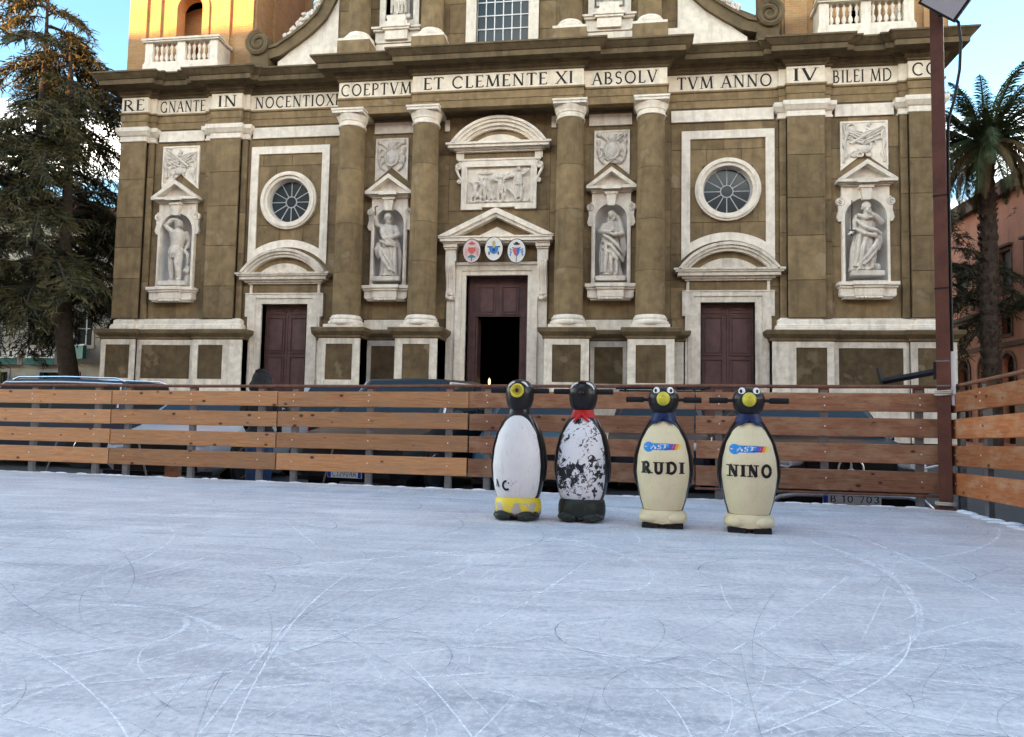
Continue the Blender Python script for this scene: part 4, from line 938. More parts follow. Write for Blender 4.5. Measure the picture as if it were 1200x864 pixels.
def robe(mb, H, sway, prof, seed, folds=13, amp=.09, twist=1.0):
    """draped cloth: rings that swing with the hips, pleats deeper towards the hem"""
    rs = random.Random(seed); seg = 54; vs = []; n = 26; ph = rs.uniform(0, 6)
    for j in range(n+1):
        t = j/n; z = prof[0][0]+(prof[-1][0]-prof[0][0])*t
        for i in range(len(prof)-1):
            if prof[i][0] <= z <= prof[i+1][0]+1e-6: f = (z-prof[i][0])/(prof[i+1][0]-prof[i][0]); rx = prof[i][1]*(1-f)+prof[i+1][1]*f; ry = prof[i][2]*(1-f)+prof[i+1][2]*f
        am = amp*(1.25-t)
        for k in range(seg):
            a = 2*pi*k/seg; d = 1+am*sin(folds*a+ph+twist*3*t)+am*.6*sin((folds*.6)*a-ph+twist*5*t)
            vs.append((sway(t)[0]*H+rx*H*d*cos(a), sway(t)[1]*H+ry*H*d*sin(a), z*H))
    mb.add(vs, [(j*seg+k, j*seg+(k+1) % seg, (j+1)*seg+(k+1) % seg, (j+1)*seg+k) for j in range(n) for k in range(seg)])
    mb.add(vs[:seg], [tuple(range(seg-1, -1, -1))]); mb.add(vs[-seg:], [tuple(range(seg))])
def folds_on(mb, H, paths, r=.016):
    for p in paths: mb.tube([(x*H, y*H, z*H) for x, y, z in p], [r*H*(.6+.6*sin(pi*(k+.5)/len(p))) for k in range(len(p))], 6)
def hand(mb, c, d, H, up=(0, 0, 1)):
    c = Vector(c); d = Vector(d).normalized(); sd = d.cross(Vector(up)).normalized(); mb.ball(c, (.028*H,)*3, 8, 6)
    for k in range(4):
        o = sd*((k-1.5)*.016*H); mb.tube([c+o, c+o+d*.035*H, c+o+d*(.058-.004*abs(k-1.5))*H+Vector((0, 0, -.012*H))], [.010*H, .009*H, .007*H], 5)
    mb.tube([c, c+sd*.03*H+d*.015*H, c+sd*.036*H+d*.036*H], [.011*H, .010*H, .008*H], 5)
def statue(kind, loc, H):
    mb = MB(); S = lambda *p: tuple((a*H, b_*H, c_*H) for a, b_, c_ in p)
    if kind == 'nude':
        limb(mb, S((-.05, -.01, .03), (-.065, -.02, .25), (-.055, 0, .50)), [.036*H, .058*H, .084*H]); limb(mb, S((.09, -.06, .03), (.075, -.08, .27), (.035, 0, .50)), [.034*H, .057*H, .082*H])
        for x, y in ((-.055, -.05), (.095, -.10)): mb.ball((x*H, y*H, .02*H), (.03*H, .055*H, .02*H), 8, 6)
        limb(mb, S((-.01, 0, .48), (-.005, .0, .56), (.015, -.01, .66), (.005, -.005, .76), (-.005, 0, .82)), [.118*H, .100*H, .112*H, .132*H, .08*H], 12)
        for s in (-1, 1): mb.ball(((.005+s*.05)*H, -.075*H, .745*H), (.05*H, .03*H, .04*H), 8, 6)
        for k in range(3):
            for s in (-1, 1): mb.ball(((.01+s*.025)*H, -.075*H, (.67-.045*k)*H), (.024*H, .02*H, .02*H), 6, 5)
        limb(mb, S((-.005, 0, .80), (.0, -.01, .88)), [.042*H, .038*H])
        limb(mb, S((-.10, 0, .80), (-.20, -.02, .90), (-.10, -.02, .985), (-.03, -.02, .99)), [.052*H, .045*H, .038*H, .028*H]); hand(mb, (-.01*H, -.02*H, .985*H), (1, 0, -.1), H)
        limb(mb, S((.11, 0, .79), (.175, .05, .66), (.16, .02, .55)), [.052*H, .045*H, .034*H]); hand(mb, (.15*H, 0, .54*H), (-.3, -.3, -1), H)
        head(mb, (.02*H, -.03*H, .925*H), .125*H, yaw=.4, tilt=-.25, hairlong=False)
        rs = random.Random(2)
        for k in range(11):
            a = -1.9+.38*k; mb.tube([(.115*H*cos(a), -.105*H*abs(sin(a))*1, .53*H+.02*H*sin(k)), (.10*H*cos(a+.4), -.125*H*abs(sin(a+.4)), .46*H-.01*H*k*.3), (.09*H*cos(a+.5), -.10*H, .37*H+.02*H*sin(k*2))], [.024*H, .026*H, .014*H], 6)
        limb(mb, S((.13, -.02, .50), (.20, -.02, .42), (.19, 0, .28)), [.035*H, .03*H, .015*H])
        limb(mb, S((.17, .05, .0), (.19, .04, .16), (.16, .05, .30)), [.06*H, .055*H, .04*H]); mb.ball((.19*H, -.02*H, .17*H), (.06*H, .05*H, .05*H), 8, 6)
        for k in range(16): mb.ball((rs.uniform(-.19, .19)*H, rs.uniform(-.08, .08)*H, rs.uniform(-.035, .01)*H), (.05*H, .05*H, .028*H), 7, 5)
    else:
        sw = {'peter': lambda t: (.03-.06*t+.035*sin(pi*t), -.01), 'veil': lambda t: (.01-.03*sin(pi*t), -.01), 'sword': lambda t: (-.05+.07*t, -.01), 'plain': lambda t: (0, 0)}[kind]
        robe(mb, H, sw, [(.015, .155, .105), (.15, .15, .10), (.32, .15, .105), (.48, .135, .10), (.60, .115, .09), (.70, .13, .09), (.78, .12, .075), (.825, .055, .05)], hash(kind) % 97 if False else len(kind)*7, 11, .15, {'peter': 1.2, 'veil': -1.4, 'sword': 1.6, 'plain': .6}[kind])
        tx, ty = sw(1.)[0], -.01
        limb(mb, S((tx, ty, .80), (tx, ty-.012, .88)), [.042*H, .038*H])
        for x in (-.07, .06): mb.ball(((sw(0)[0]+x)*H, -.105*H, .02*H), (.03*H, .055*H, .022*H), 8, 6)
        if kind == 'peter':
            head(mb, (tx*H+.015*H, -.045*H, .925*H), .125*H, yaw=.5, tilt=.25, beard=True)
            limb(mb, S((tx-.10, 0, .79), (-.20, -.05, .82), (-.215, -.10, .95)), [.05*H, .045*H, .03*H]); hand(mb, (-.215*H, -.10*H, .97*H), (.1, -.1, 1), H, (0, 1, 0))
            limb(mb, S((tx+.10, 0, .79), (.155, -.03, .64), (.05, -.13, .58)), [.055*H, .055*H, .035*H]); hand(mb, (.03*H, -.14*H, .58*H), (-1, -.2, .1), H)
            folds_on(mb, H, [[(-.12, -.06, .78), (-.08, -.12, .66), (.02, -.14, .56), (.13, -.10, .50)], [(-.13, -.07, .72), (-.06, -.13, .60), (.05, -.14, .49), (.15, -.08, .45)], [(-.13, -.08, .56), (0, -.14, .49), (.13, -.10, .47)],
                             [(-.14, -.07, .50), (-.10, -.12, .34), (-.02, -.135, .20), (.06, -.13, .08)], [(-.12, -.09, .46), (-.03, -.14, .34), (.06, -.14, .20), (.11, -.11, .07)], [(.12, -.09, .45), (.13, -.11, .25), (.14, -.10, .05)], [(-.15, -.06, .46), (-.16, -.06, .35), (-.14, -.05, .28)]], .027)
            mb.tube(S((-.14, -.05, .52), (-.175, -.06, .42), (-.16, -.05, .33), (-.13, -.06, .29)), [.05*H, .055*H, .04*H, .02*H], 8)
        elif kind == 'veil':
            head(mb, (tx*H-.01*H, -.035*H, .925*H), .12*H, yaw=-.5, tilt=-.2, hairlong=True)
            mb.tube(S((tx-.03, .03, .97), (tx+.06, .04, .90), (tx+.11, .03, .78), (.16, .0, .6), (.19, .0, .42), (.17, .0, .22)), [.05*H, .06*H, .06*H, .055*H, .05*H, .02*H], 8)
            limb(mb, S((tx-.10, 0, .78), (-.15, -.06, .66), (-.03, -.15, .64)), [.05*H, .048*H, .03*H]); hand(mb, (-.01*H, -.155*H, .645*H), (1, -.1, .3), H)
            limb(mb, S((tx+.11, 0, .78), (.16, -.06, .62), (.04, -.15, .60)), [.05*H, .048*H, .03*H]); hand(mb, (.02*H, -.155*H, .60*H), (-1, -.1, .2), H)
            folds_on(mb, H, [[(-.12, -.08, .62), (-.02, -.14, .55), (.10, -.13, .44), (.17, -.08, .34)], [(-.13, -.08, .52), (0, -.15, .44), (.12, -.12, .30), (.18, -.06, .22)], [(-.12, -.09, .42), (0, -.14, .34), (.10, -.12, .22)],
                             [(-.08, -.12, .5), (-.07, -.13, .28), (-.09, -.12, .05)], [(.0, -.13, .32), (0, -.14, .18), (.01, -.13, .04)], [(.08, -.12, .26), (.09, -.12, .04)], [(-.13, -.07, .45), (-.13, -.08, .05)]], .027)
            for k in range(10): mb.ball(((-.2+.042*k)*H, -.02*H, -.03*H), (.05*H, .10*H, .035*H), 7, 5)
        elif kind == 'sword':
            head(mb, (tx*H, -.04*H, .925*H), .125*H, yaw=.35, tilt=.1, beard=True)
            limb(mb, S((tx-.11, 0, .79), (-.15, -.03, .66), (-.19, -.08, .56)), [.055*H, .05*H, .03*H]); hand(mb, (-.205*H, -.09*H, .545*H), (-.6, -.4, -.4), H)
            limb(mb, S((tx+.11, 0, .79), (.19, -.05, .70), (.06, -.14, .79)), [.058*H, .055*H, .03*H]); hand(mb, (.04*H, -.145*H, .80*H), (-1, -.1, .5), H)
            folds_on(mb, H, [[(-.12, -.08, .80), (-.02, -.13, .74), (.1, -.11, .76)], [(-.13, -.08, .72), (-.02, -.14, .60), (.11, -.13, .56), (.19, -.08, .52)], [(-.14, -.08, .60), (-.04, -.14, .52), (.10, -.13, .49), (.18, -.06, .44)],
                             [(.16, -.07, .50), (.10, -.13, .36), (-.02, -.14, .2), (-.14, -.11, .06)], [(.17, -.06, .42), (.08, -.12, .24), (-.06, -.13, .08)], [(-.10, -.11, .5), (-.13, -.12, .3), (-.17, -.10, .06)], [(-.03, -.13, .46), (-.07, -.14, .28), (-.11, -.12, .05)]], .028)
            mb.tube(S((.15, -.02, .55), (.185, -.02, .42), (.16, -.03, .30)), [.055*H, .05*H, .02*H], 8)
            limb(mb, S((.07, -.08, .22), (.06, -.10, .03)), [.04*H, .028*H])
            mb.ball((.15*H, -.02*H, .06*H), (.05*H, .05*H, .06*H), 8, 6)
        else:
            folds_on(mb, H, [[(-.1+.05*k, -.10, .5), (-.12+.06*k, -.13, .25), (-.13+.065*k, -.11, .03)] for k in range(5)], .024); head(mb, (0, -.03*H, .92*H), .125*H)
            limb(mb, S((-.11, 0, .79), (-.16, -.05, .64), (-.04, -.14, .60)), [.05*H, .048*H, .03*H]); limb(mb, S((.11, 0, .79), (.16, -.05, .66), (.05, -.14, .66)), [.05*H, .048*H, .03*H])
    mb.prism([(-.22*H, -.13*H), (.22*H, -.13*H), (.20*H, .10*H), (-.20*H, .10*H)], -.07*H, -.0*H, ax='z')
    return remesh(mb, 'statue', M['statue'], .0175, 0, None, loc)
for kind, x, z, H, lab in (('nude', -12.80, 5.92, 2.50, 'white marble statue of bare man, arm over head, in leftmost niche'), ('peter', -4.14, 6.02, 2.44, 'robed marble statue with raised arm, niche left of main door'),
                           ('veil', 4.14, 5.96, 2.44, 'veiled marble statue with hands at chest, niche right of main door'), ('sword', 12.80, 6.06, 2.44, 'bearded marble statue holding dark sword, in rightmost niche')):
    o = statue(kind, (x, -.02, z), H); tag(o, lab, 'statue', 'marble statues in the niches')
    if kind == 'sword': MB().tube([(-.205*H, -.10*H, .50*H), (-.20*H, -.11*H, 1.0*H)], .022, 6).tube([(-.24*H, -.10*H, .575*H), (-.16*H, -.11*H, .575*H)], .02, 6).build('sword', M['ink'], o)
    if kind == 'peter': MB().tube([(-.20*H, -.13*H, .94*H), (-.205*H, -.13*H, 1.08*H)], .02, 6).tube([(-.205*H, -.13*H, 1.07*H), (-.16*H, -.13*H, 1.09*H)], .018, 6).build('key', M['ink'], o)
for s in (-1, 1):
    o = statue('plain', (s*4.0, .05, 16.14), 2.2); tag(o, 'marble statue in the upper niche left of the tall window' if s < 0 else 'marble statue in the upper niche right of the tall window', 'statue', 'marble statues in the upper niches')
# church steps
stp = MB()
for k in range(4): stp.box(-10.5-.4*k, 10.5+.4*k, -2.2-.38*k, .2, .28-.14*(k+1)-.0, .28-.14*k-.001) if k else stp.box(-10.5, 10.5, -2.2, .2, .14, .28)
stp.build('steps', M['marble2'], church)
# ------------------------------------------------------------------ rink fence
PL = [(.135, .332), (.398, .577), (.643, .822), (.885, 1.062)]
fence_lab = ['fence panel of four larch planks furthest left, in front of the dark estate car', 'fence panel of larch planks second from left, in front of the silver car', 'fence panel of larch planks third from left, above an Italian number plate',
             'fence panel of planks directly behind the two white penguins', 'brown fence panel of planks right of the penguins, beside the steel pole']
def fence_panel(lab, p0, ang, ln, posts, mat, zs0, zs1, low=False, seed=0):
    rs = random.Random(seed)
    t = thing('rink_fence', lab, 'fence', (p0[0], p0[1], 0), ang, 'plank fence panels round the rink')
    zf = lambda x: zs0+(zs1-zs0)*x/ln
    for i, (a, b_) in enumerate(PL):
        g = rs.uniform(.004, .014); mb = MB(); n = 5; th = .035; jit = rs.uniform(-.004, .004)
        vs = []; bev = .006
        for k in range(n):
            x = g+(ln-2*g)*k/(n-1); za, zb = a*zf(x)+jit, b_*zf(x)+jit; w = rs.uniform(-.002, .002)
            vs += [(x, -th+bev, za), (x, -th, za+bev), (x, -th+w*0, zb-bev), (x, -th+bev, zb), (x, 0, zb), (x, 0, za)]
        fs = [(6*k+j, 6*k+6+j, 6*k+6+(j+1) % 6, 6*k+(j+1) % 6) for k in range(n-1) for j in range(6)]+[tuple(range(6)), tuple(6*(n-1)+j for j in range(5, -1, -1))]
        fs = [tuple(reversed(f)) for f in fs]
        mb.add(vs, fs)
        # grain runs along the board: keep its own origin at its middle
        o = mb.build('plank', M[mat], t); o.data.transform(Matrix.Translation((-ln/2, .02, -(a+b_)/2))); o.location = (ln/2, -.02, (a+b_)/2)
    sc = MB()
    for ip, x in enumerate(posts):
        zb = .13 if low and ip == 1 else -.16
        MB().box(x-.036, x+.036, .001, .006, zb, 1.09*zf(x)).box(x-.036, x-.030, .007, .05, zb, 1.09*zf(x)).box(x+.030, x+.036, .007, .05, zb, 1.09*zf(x)).build('post', M['steel'], t)
        MB().box(x-.05, x+.05, .008, .045, 1.065*zf(x), 1.125*zf(x)).build('rail_bracket', M['rust'], t)
        for a, b_ in PL:
            for dz in ((.35, .75) if a > .8 else (.55,)):
                z = (a+(b_-a)*dz)*zf(x)+rs.uniform(-.008, .008); sc.prism(circ(x+rs.uniform(-.006, .006), z, .0075, 8), -.040, -.034)
    stuff(sc.build('screws', M['screw'], t))
    MB().tube([(.0, .02, 1.128*zs0), (ln/2, .02, 1.128*(zs0+zs1)/2-.004), (ln, .02, 1.128*zs1)], .019, 10).build('top_rail', M['railwood'], t)
    if low: MB().tube([(.0, -.02, .105), (ln, -.02, .115)], .014, 8).build('bottom_rail', M['railwood'], t)
    return t
FANG = math.atan2(FD.y, FD.x)
J = [-2.37, -.01, 2.29, 4.65, 7.11, 9.42]
for i in range(5):
    ln = J[i+1]-J[i]; posts = [.21, ln/2-.02, ln-.24] if i != 4 else [.24, 1.27, ln-.16]
    fence_panel(fence_lab[i], fpt(J[i]), FANG, ln, posts, ['plank', 'plank', 'plank', 'plankbrown', 'plankbrown'][i], [.985, .99, 1.0, 1.02, 1.04][i], [.99, 1.0, 1.02, 1.04, 1.05][i], i == 4, i)
fence_panel('fence panel of larch planks left of the frame edge', fpt(J[0]-2.36), FANG, 2.36, [.21, 1.16, 2.12], 'plank', .985, .985, False, 11)
for q_, lb_ in enumerate(('second', 'third', 'fourth')): fence_panel('fence panel of larch planks %s beyond the left frame edge' % lb_, fpt(J[0]-2.36*(q_+2)), FANG, 2.36, [.21, 1.16, 2.12], 'plank', .985, .985, False, 31+q_)
fence_panel('reddish plank fence panel running towards the viewer at right edge', (7.80, -19.10), -pi/2+.03, 2.3, [.12, .62, 1.6, 2.15], 'plankred', 1.05, 1.17, False, 21)
fence_panel('reddish plank fence panel beyond the right edge', (7.87, -21.41), -pi/2+.03, 2.3, [.2, 1.15, 2.1], 'plankred', 1.17, 1.17, False, 22)
# struts leaning behind the fence
for x, y, a, lab in ((-3.0, -18.0, .5, 'thin steel strut behind the leftmost fence panel'), (-1.35, -18.05, -.6, 'thin steel strut by the second fence panel'), (.95, -18.2, .4, 'thin steel strut under the third fence panel')):
    tag(MB().tube([(x, y, GZ), (x+a*.5, y+.05, .55)], .012, 6).build('fence_strut', M['steel'], None), lab, 'strut', 'struts behind the fence')
blk_ = MB().box(-1.02, -.84, -18.30, -18.22, GZ, .12); tag(blk_.build('wood_block', M['plankbrown']), 'short reddish timber block under the second fence panel', 'timber')

# ------------------------------------------------------------------ lamp pole
pole = thing('lamp_pole', 'rusty brown square steel pole with floodlight at the fence corner', 'lamp pole', (7.70, -19.17, 0), radians(-24))
MB().box(-.058, .058, -.058, .058, -.05, 5.3).build('shaft', M['rust'], pole)
MB().box(-.11, .11, -.11, .11, -.06, -.045).box(-.09, .09, -.09, .09, -.044, .02).build('foot', M['rust'], pole)
for z in (1.18, 1.42, 2.13, 3.05):
    MB().box(-.063, .063, -.063, .063, z, z+.014).build('strap', M['steel'] if z < 2 else M['black'], pole)
M['rope'] = surf('hemp_rope', (.52, .48, .42), (.36, .33, .28), 40, .9, .3, 200, .002)
rope = MB()
for k in range(3): rope.tube([(.078*cos(a_*pi/8), .078*sin(a_*pi/8), 1.10+.018*k+.004*sin(a_)) for a_ in range(17)], .008, 5)
rope.tube([(.08, -.05, 1.11), (.14, -.06, 1.10), (.18, -.02, 1.085)], .007, 5)
rope.build('rope', M['rope'], pole); rope = MB()
for k in range(2): rope.tube([(.09*cos(a_*pi/8), .09*sin(a_*pi/8), .05+.016*k) for a_ in range(17)], .009, 5)
rope.build('rope', M['rope'], pole)
ar = MB().tube([(-.055, 0, 1.33), (-.55, .03, 1.235)], .032, 4, sm=False).tube([(-.54, .03, 1.215), (-.575, .03, 1.37)], .026, 4, sm=False).box(-.085, -.0585, -.05, .05, 1.25, 1.42)
ar.build('bracket_arm', M['black'], pole)
MB().box(.064, .10, -.03, .02, 1.0, 1.52).build('white_conduit', M['white'], pole)
# floodlight tilted on its corner
fl = MB(); fl.box(-.20, .20, -.02, .05, -.15, .15)
flo = fl.build('floodlight', M['black'], pole, (.10, -.22, 4.96), (radians(28), radians(40), radians(10)))
m, N, L, b = nt('floodlight_lens'); v = coords(N, L, 'obj', (60, 60, 60)); ck = N.new('ShaderNodeTexChecker'); ck.inputs['Scale'].default_value = 2; L.new(v, ck.inputs['Vector'])
L.new(mixn(N, L, ck.outputs['Fac'], (.42, .40, .42), (.33, .31, .34)), b.inputs['Base Color']); b.inputs['Roughness'].default_value = .25
MB().box(-.178, .178, -.028, -.0205, -.128, .128).build('lens', m, flo)
MB().box(-.12, .12, .0505, .09, -.08, .08).tube([(0, .07, -.08), (.03, .10, -.16)], .03, 6).build('housing_fins', M['black'], flo)
cb = MB().tube([(.13, -.12, 4.82), (.19, -.06, 4.76), (.205, -.04, 4.58), (.19, -.02, 4.30), (.14, .0, 4.02), (.085, .0, 3.82), (.074, 0, 3.5), (.074, 0, 2.6), (.074, 0, 1.5)], .014, 8)
cb.build('cable', M['black'], pole)

# ------------------------------------------------------------------ penguins
def interp(tab, z):
    for i in range(len(tab)-1):
        if tab[i][0] <= z <= tab[i+1][0]:
            f = (z-tab[i][0])/(tab[i+1][0]-tab[i][0]); f = f*f*(3-2*f)*.35+f*.65; return tab[i][1]*(1-f)+tab[i+1][1]*f
    return tab[-1][1] if z > tab[-1][0] else tab[0][1]
BODY = {'A': [(.15, .160), (.17, .170), (.23, .190), (.30, .203), (.42, .211), (.54, .200), (.66, .172), (.76, .126), (.83, .085), (.87, .080)],
        'B': [(.11, .148), (.13, .152), (.23, .180), (.336, .200), (.413, .210), (.52, .203), (.627, .177), (.72, .137), (.795, .092), (.86, .078)]}
HEAD = {'A': [(.850, .062), (.865, .080), (.895, .098), (.946, .111), (1.0, .1145), (1.04, .108), (1.07, .090), (1.09, .064), (1.10, .035), (1.104, .0)],
        'B': [(.830, .060), (.850, .078), (.880, .098), (.925, .113), (.97, .116), (1.0, .108), (1.025, .090), (1.045, .058), (1.053, .03), (1.056, .0)]}
RY = .90
def bsurf(md, x, z, off=0):
    r = interp(BODY[md], z)+off; return -RY*sqrt(max(0., r*r-x*x))
def hsurf(md, th, z, off=0):
    r = interp(HEAD[md], z)+off; return (r*sin(th), -r*cos(th), z)
def gloss(name, c, rough=.3, wear=None, wl=.60, wh=.66, wsc=9):
    m, N, L, b = nt(name); v = coords(N, L, 'obj'); col = mixn(N, L, noise(N, L, v, 6, 5), tuple(x*.82 for x in c), c)
    if wear: 
        n = noise(N, L, v, wsc, 8, .68, .5); col = mixn(N, L, ramp(N, L, n, [(wl, 0.), (wh, 1.)]), col, wear)
    if wear: sp_ = noise(N, L, v, 46, 4, .6); col = mixn(N, L, ramp(N, L, sp_, [(.66, 0.), (.72, .55)]), col, tuple(x*.45 for x in wear)); sc_ = noise(N, L, coords(N, L, 'obj', (2.5, 2.5, .5)), 13, 6, .7); col = mixn(N, L, ramp(N, L, sc_, [(.55, 0.), (.75, .4)]), col, wear)
    L.new(col, b.inputs['Base Color']); b.inputs['Roughness'].default_value = rough; b.inputs['Specular IOR Level'].default_value = .22
    bumpn(N, L, noise(N, L, v, 25, 4), .12, .004, b); return m
M['pblack'] = gloss('penguin_black', (.016, .016, .018), .30, (.06, .045, .035), .62, .70)
M['pwhite'] = gloss('penguin_white_belly', (.74, .75, .75), .42, (.30, .30, .31), .625, .70, 14)
M['pcream'] = gloss('penguin_cream_belly', (.80, .73, .47), .42, (.52, .45, .27), .60, .80, 4)
M['pblue'] = gloss('penguin_blue_collar', (.012, .03, .11), .35)
M['pred'] = gloss('penguin_red_scarf', (.52, .02, .02), .4)
M['pyellow'] = gloss('penguin_yellow', (.70, .56, .05), .35)
M['pbeak'] = gloss('penguin_beak_yellow', (.62, .57, .06), .30)
M['pring'] = gloss('penguin_ring_yellow', (.66, .58, .06), .4, (.2, .16, .05), .58, .68, 14)
# worn belly: the black gel coat shows through chipped white paint
m, N, L, b = nt('penguin_chipped_belly'); v = coords(N, L, 'obj')
n1 = noise(N, L, v, 20, 9, .70, .8); n2 = noise(N, L, v, 5.0, 3, .5); sp = N.new('ShaderNodeSeparateXYZ'); L.new(v, sp.inputs[0])
hi = ramp(N, L, sp.outputs[2], [(.17, .02), (.24, .06), (.40, .10), (.46, .02), (.60, .0), (.80, -.0)])
s1 = N.new('ShaderNodeMath'); s1.operation = 'ADD'; L.new(n1, s1.inputs[0]); L.new(hi, s1.inputs[1])
s2 = N.new('ShaderNodeMath'); s2.operation = 'MULTIPLY_ADD'; L.new(n2, s2.inputs[0]); s2.inputs[1].default_value = .32; L.new(s1.outputs[0], s2.inputs[2])
chip = ramp(N, L, s2.outputs[0], [(.722, 0.), (.734, .85), (.77, 1.)])
L.new(mixn(N, L, chip, (.72, .74, .76), (.018, .02, .026)), b.inputs['Base Color']); b.inputs['Roughness'].default_value = .45; b.inputs['Specular IOR Level'].default_value = .22; bumpn(N, L, chip, -.4, .003, b)
M['pchip'] = m
m, N, L, b = nt('penguin_worn_yellow_feet'); v = coords(N, L, 'obj'); n1 = noise(N, L, v, 13, 6, .65); sp = N.new('ShaderNodeSeparateXYZ'); L.new(v, sp.inputs[0])
c = mixn(N, L, ramp(N, L, n1, [(.50, 0.), (.54, 1.)]), (.68, .55, .02), (.40, .37, .32))
lo = N.new('ShaderNodeMath'); lo.operation = 'MULTIPLY_ADD'; L.new(n1, lo.inputs[0]); lo.inputs[1].default_value = .12; L.new(sp.outputs[2], lo.inputs[2])
c = mixn(N, L, ramp(N, L, lo.outputs[0], [(.115, 1.), (.13, 0.)]), c, (.02, .02, .022)); top = ramp(N, L, sp.outputs[2], [(.13, 0.), (.145, 1.)]); c = mixn(N, L, top, c, (.68, .55, .02))
L.new(c, b.inputs['Base Color']); b.inputs['Roughness'].default_value = .45; M['pfeet'] = m
M['pfeetblk'] = gloss('penguin_black_feet', (.022, .03, .026), .4, (.07, .075, .065), .60, .72, 12)

def disc_eye(parent, md, th, z, w, h, tilt, pup, off=.0):
    x, y, zz = hsurf(md, th, z, -.004); nrm = Vector((sin(th), -cos(th), .55)).normalized()
    R = Matrix.Rotation(th, 3, 'Z') @ Matrix.Rotation(radians(-24), 3, 'X') @ Matrix.Rotation(tilt, 3, 'Y')
    e = MB().ball((x, y, zz), (w, .012, h), 14, 10, rot=R).build('eye', M['white'], parent)
    c = Vector((x, y, zz))+R @ Vector((pup[0], -.009, pup[1])); MB().ball(c, (w*.46, .006, h*.50), 12, 8, rot=R).build('pupil', M['black'], e)
def penguin(md, lab, loc, rz, belly, feet, collar, face, name=None):
    t = thing('penguin_skating_aid', lab, 'penguin figure', loc, rz, 'penguin skating aids on the ice')
    seg = 40; B = BODY[md]; H = HEAD[md]
    zs = [B[0][0]+(B[-1][0]-B[0][0])*k/30 for k in range(31)]
    bo = MB().lathe([(interp(B, z), z) for z in zs], 0, 0, seg, 1, RY).build('body', M['pblack'], t)
    hz = [H[0][0]+(H[-1][0]-H[0][0])*(1-(1-k/24)**1.6) for k in range(25)]
    hd = MB().lathe([(interp(H, z) if k < 24 else 0., z) for k, z in enumerate(hz)], 0, 0, seg).build('head', M['pblack'], t)
    # belly panel
    z0, z1 = B[1][0]-.005, (.815 if md == 'A' else .792); a0 = radians(66 if md == 'A' else 69); zk = .60; n = 34; k_ = 24; vs = []; fs = []
    for j in range(n+1):
        z = z0+(z1-z0)*(1-(1-j/n)**1.25); a = a0 if z < zk else a0*max(0.02, 1-((z-zk)/(z1-zk))**3.0)**(1/2.4); r = interp(B, z)+.0045
        for k in range(k_+1):
            th = -a+2*a*k/k_; e = .0 if 0 < k < k_ and 0 < j < n else -.006; vs.append(((r+e)*sin(th), -(r+e)*RY*cos(th), z))
    for j in range(n):
        for k in range(k_): fs.append((j*(k_+1)+k, j*(k_+1)+k+1, (j+1)*(k_+1)+k+1, (j+1)*(k_+1)+k))
    be = MB().add(vs, fs, 0, True).build('belly', M[belly], t)
    # flippers hug the sides
    for s in (-1, 1):
        w = MB(); pts = []; rr = []
        for k in range(12):
            z = .80-.50*k/11; r = interp(B, z); th = s*radians(96); pts.append(((r+.002)*sin(th), -RY*r*cos(th), z)); rr.append(.018+.05*sin(pi*(k+.6)/12.2))
        vs = []; sg = 10
        for (x, y, z), r in zip(pts, rr):
            for q in range(sg): a = 2*pi*q/sg; vs.append((x+.016*cos(a)*s*min(1, r/.04), y+r*sin(a), z))
        w.add(vs, [(j*sg+q, j*sg+(q+1) % sg, (j+1)*sg+(q+1) % sg, (j+1)*sg+q) for j in range(11) for q in range(sg)], 0, True)
        w.add(vs[:sg], [tuple(range(sg))]); w.add(vs[-sg:], [tuple(range(sg))]); w.build('flipper', M['pblack'], t)
    # feet
    if md == 'A':
        f = MB(); f.lathe([(.150, .03), (.182, .04), (.188, .07), (.186, .12), (.178, .155), (.165, .172), (.15, .175)], 0, 0, 32, 1.0, .98)
        fo = f.build('foot_block', M[feet], t)
        for s in (-1, 1):
            MB().ball((s*.085, -.130, .038), (.076, .078, .042), 14, 10).ball((s*.10, -.05, .034), (.086, .12, .036), 12, 8).build('foot', M['pfeetblk'], t)
    else:
        f = MB(); f.lathe([(.150, .030), (.172, .034), (.180, .058), (.178, .09), (.168, .112), (.152, .124), (.147, .13)], 0, 0, 36, 1.0, .92)
        for s in (-1, 1): f.ball((s*.088, -.09, .074), (.086, .085, .044), 14, 10)
        f.build('foot_block', M['pcream'], t)
        for s in (-1, 1): MB().prism([(s*.025, -.160), (s*.150, -.140), (s*.150, .14), (s*.025, .14)], .0, .036, ax='z').build('runner', M['rubber'], t)
    # handlebar
    hzv, hl = (1.013, .237) if md == 'A' else (.953, .283)
    for s in (-1, 1):
        h = MB().tube([(s*.09, .0, hzv), (s*(hl-.13), .0, hzv)], .013, 12).build('handle', M['black'], t)
        MB().tube([(s*(hl-.135), 0, hzv), (s*(hl-.13), 0, hzv), (s*(hl-.004), 0, hzv), (s*hl, 0, hzv)], [.017, .0215, .0215, .017], 12).build('grip', M['rubber'], h)
    # collar
    zc = .85 if md == 'A' else .835
    if collar:
        MB().lathe([(interp(B, zc-.045)+.004, zc-.045), (interp(B, zc-.025)+.008, zc-.025), (.086, zc), (.083, zc+.018), (.07, zc+.028)], 0, 0, 32, 1, .95).build('collar', M[collar], t)
        k = MB()
        if md == 'A':
            for s in (-1, 1): k.tube([(0, -.097, zc-.02), (s*.03, -.105, zc-.045), (s*.062, -.100, zc-.078)], [.018, .022, .012], 8, flat=.6)
            k.ball((0, -.105, zc-.018), (.02, .016, .018), 10, 8)
        else:
            for s in (-1, 1): k.tube([(s*.01, -.092, zc-.025), (s*.05, -.098, zc-.05), (s*.082, -.088, zc-.062)], [.02, .022, .012], 8, flat=.5)
        k.build('scarf_knot', M[collar], t)
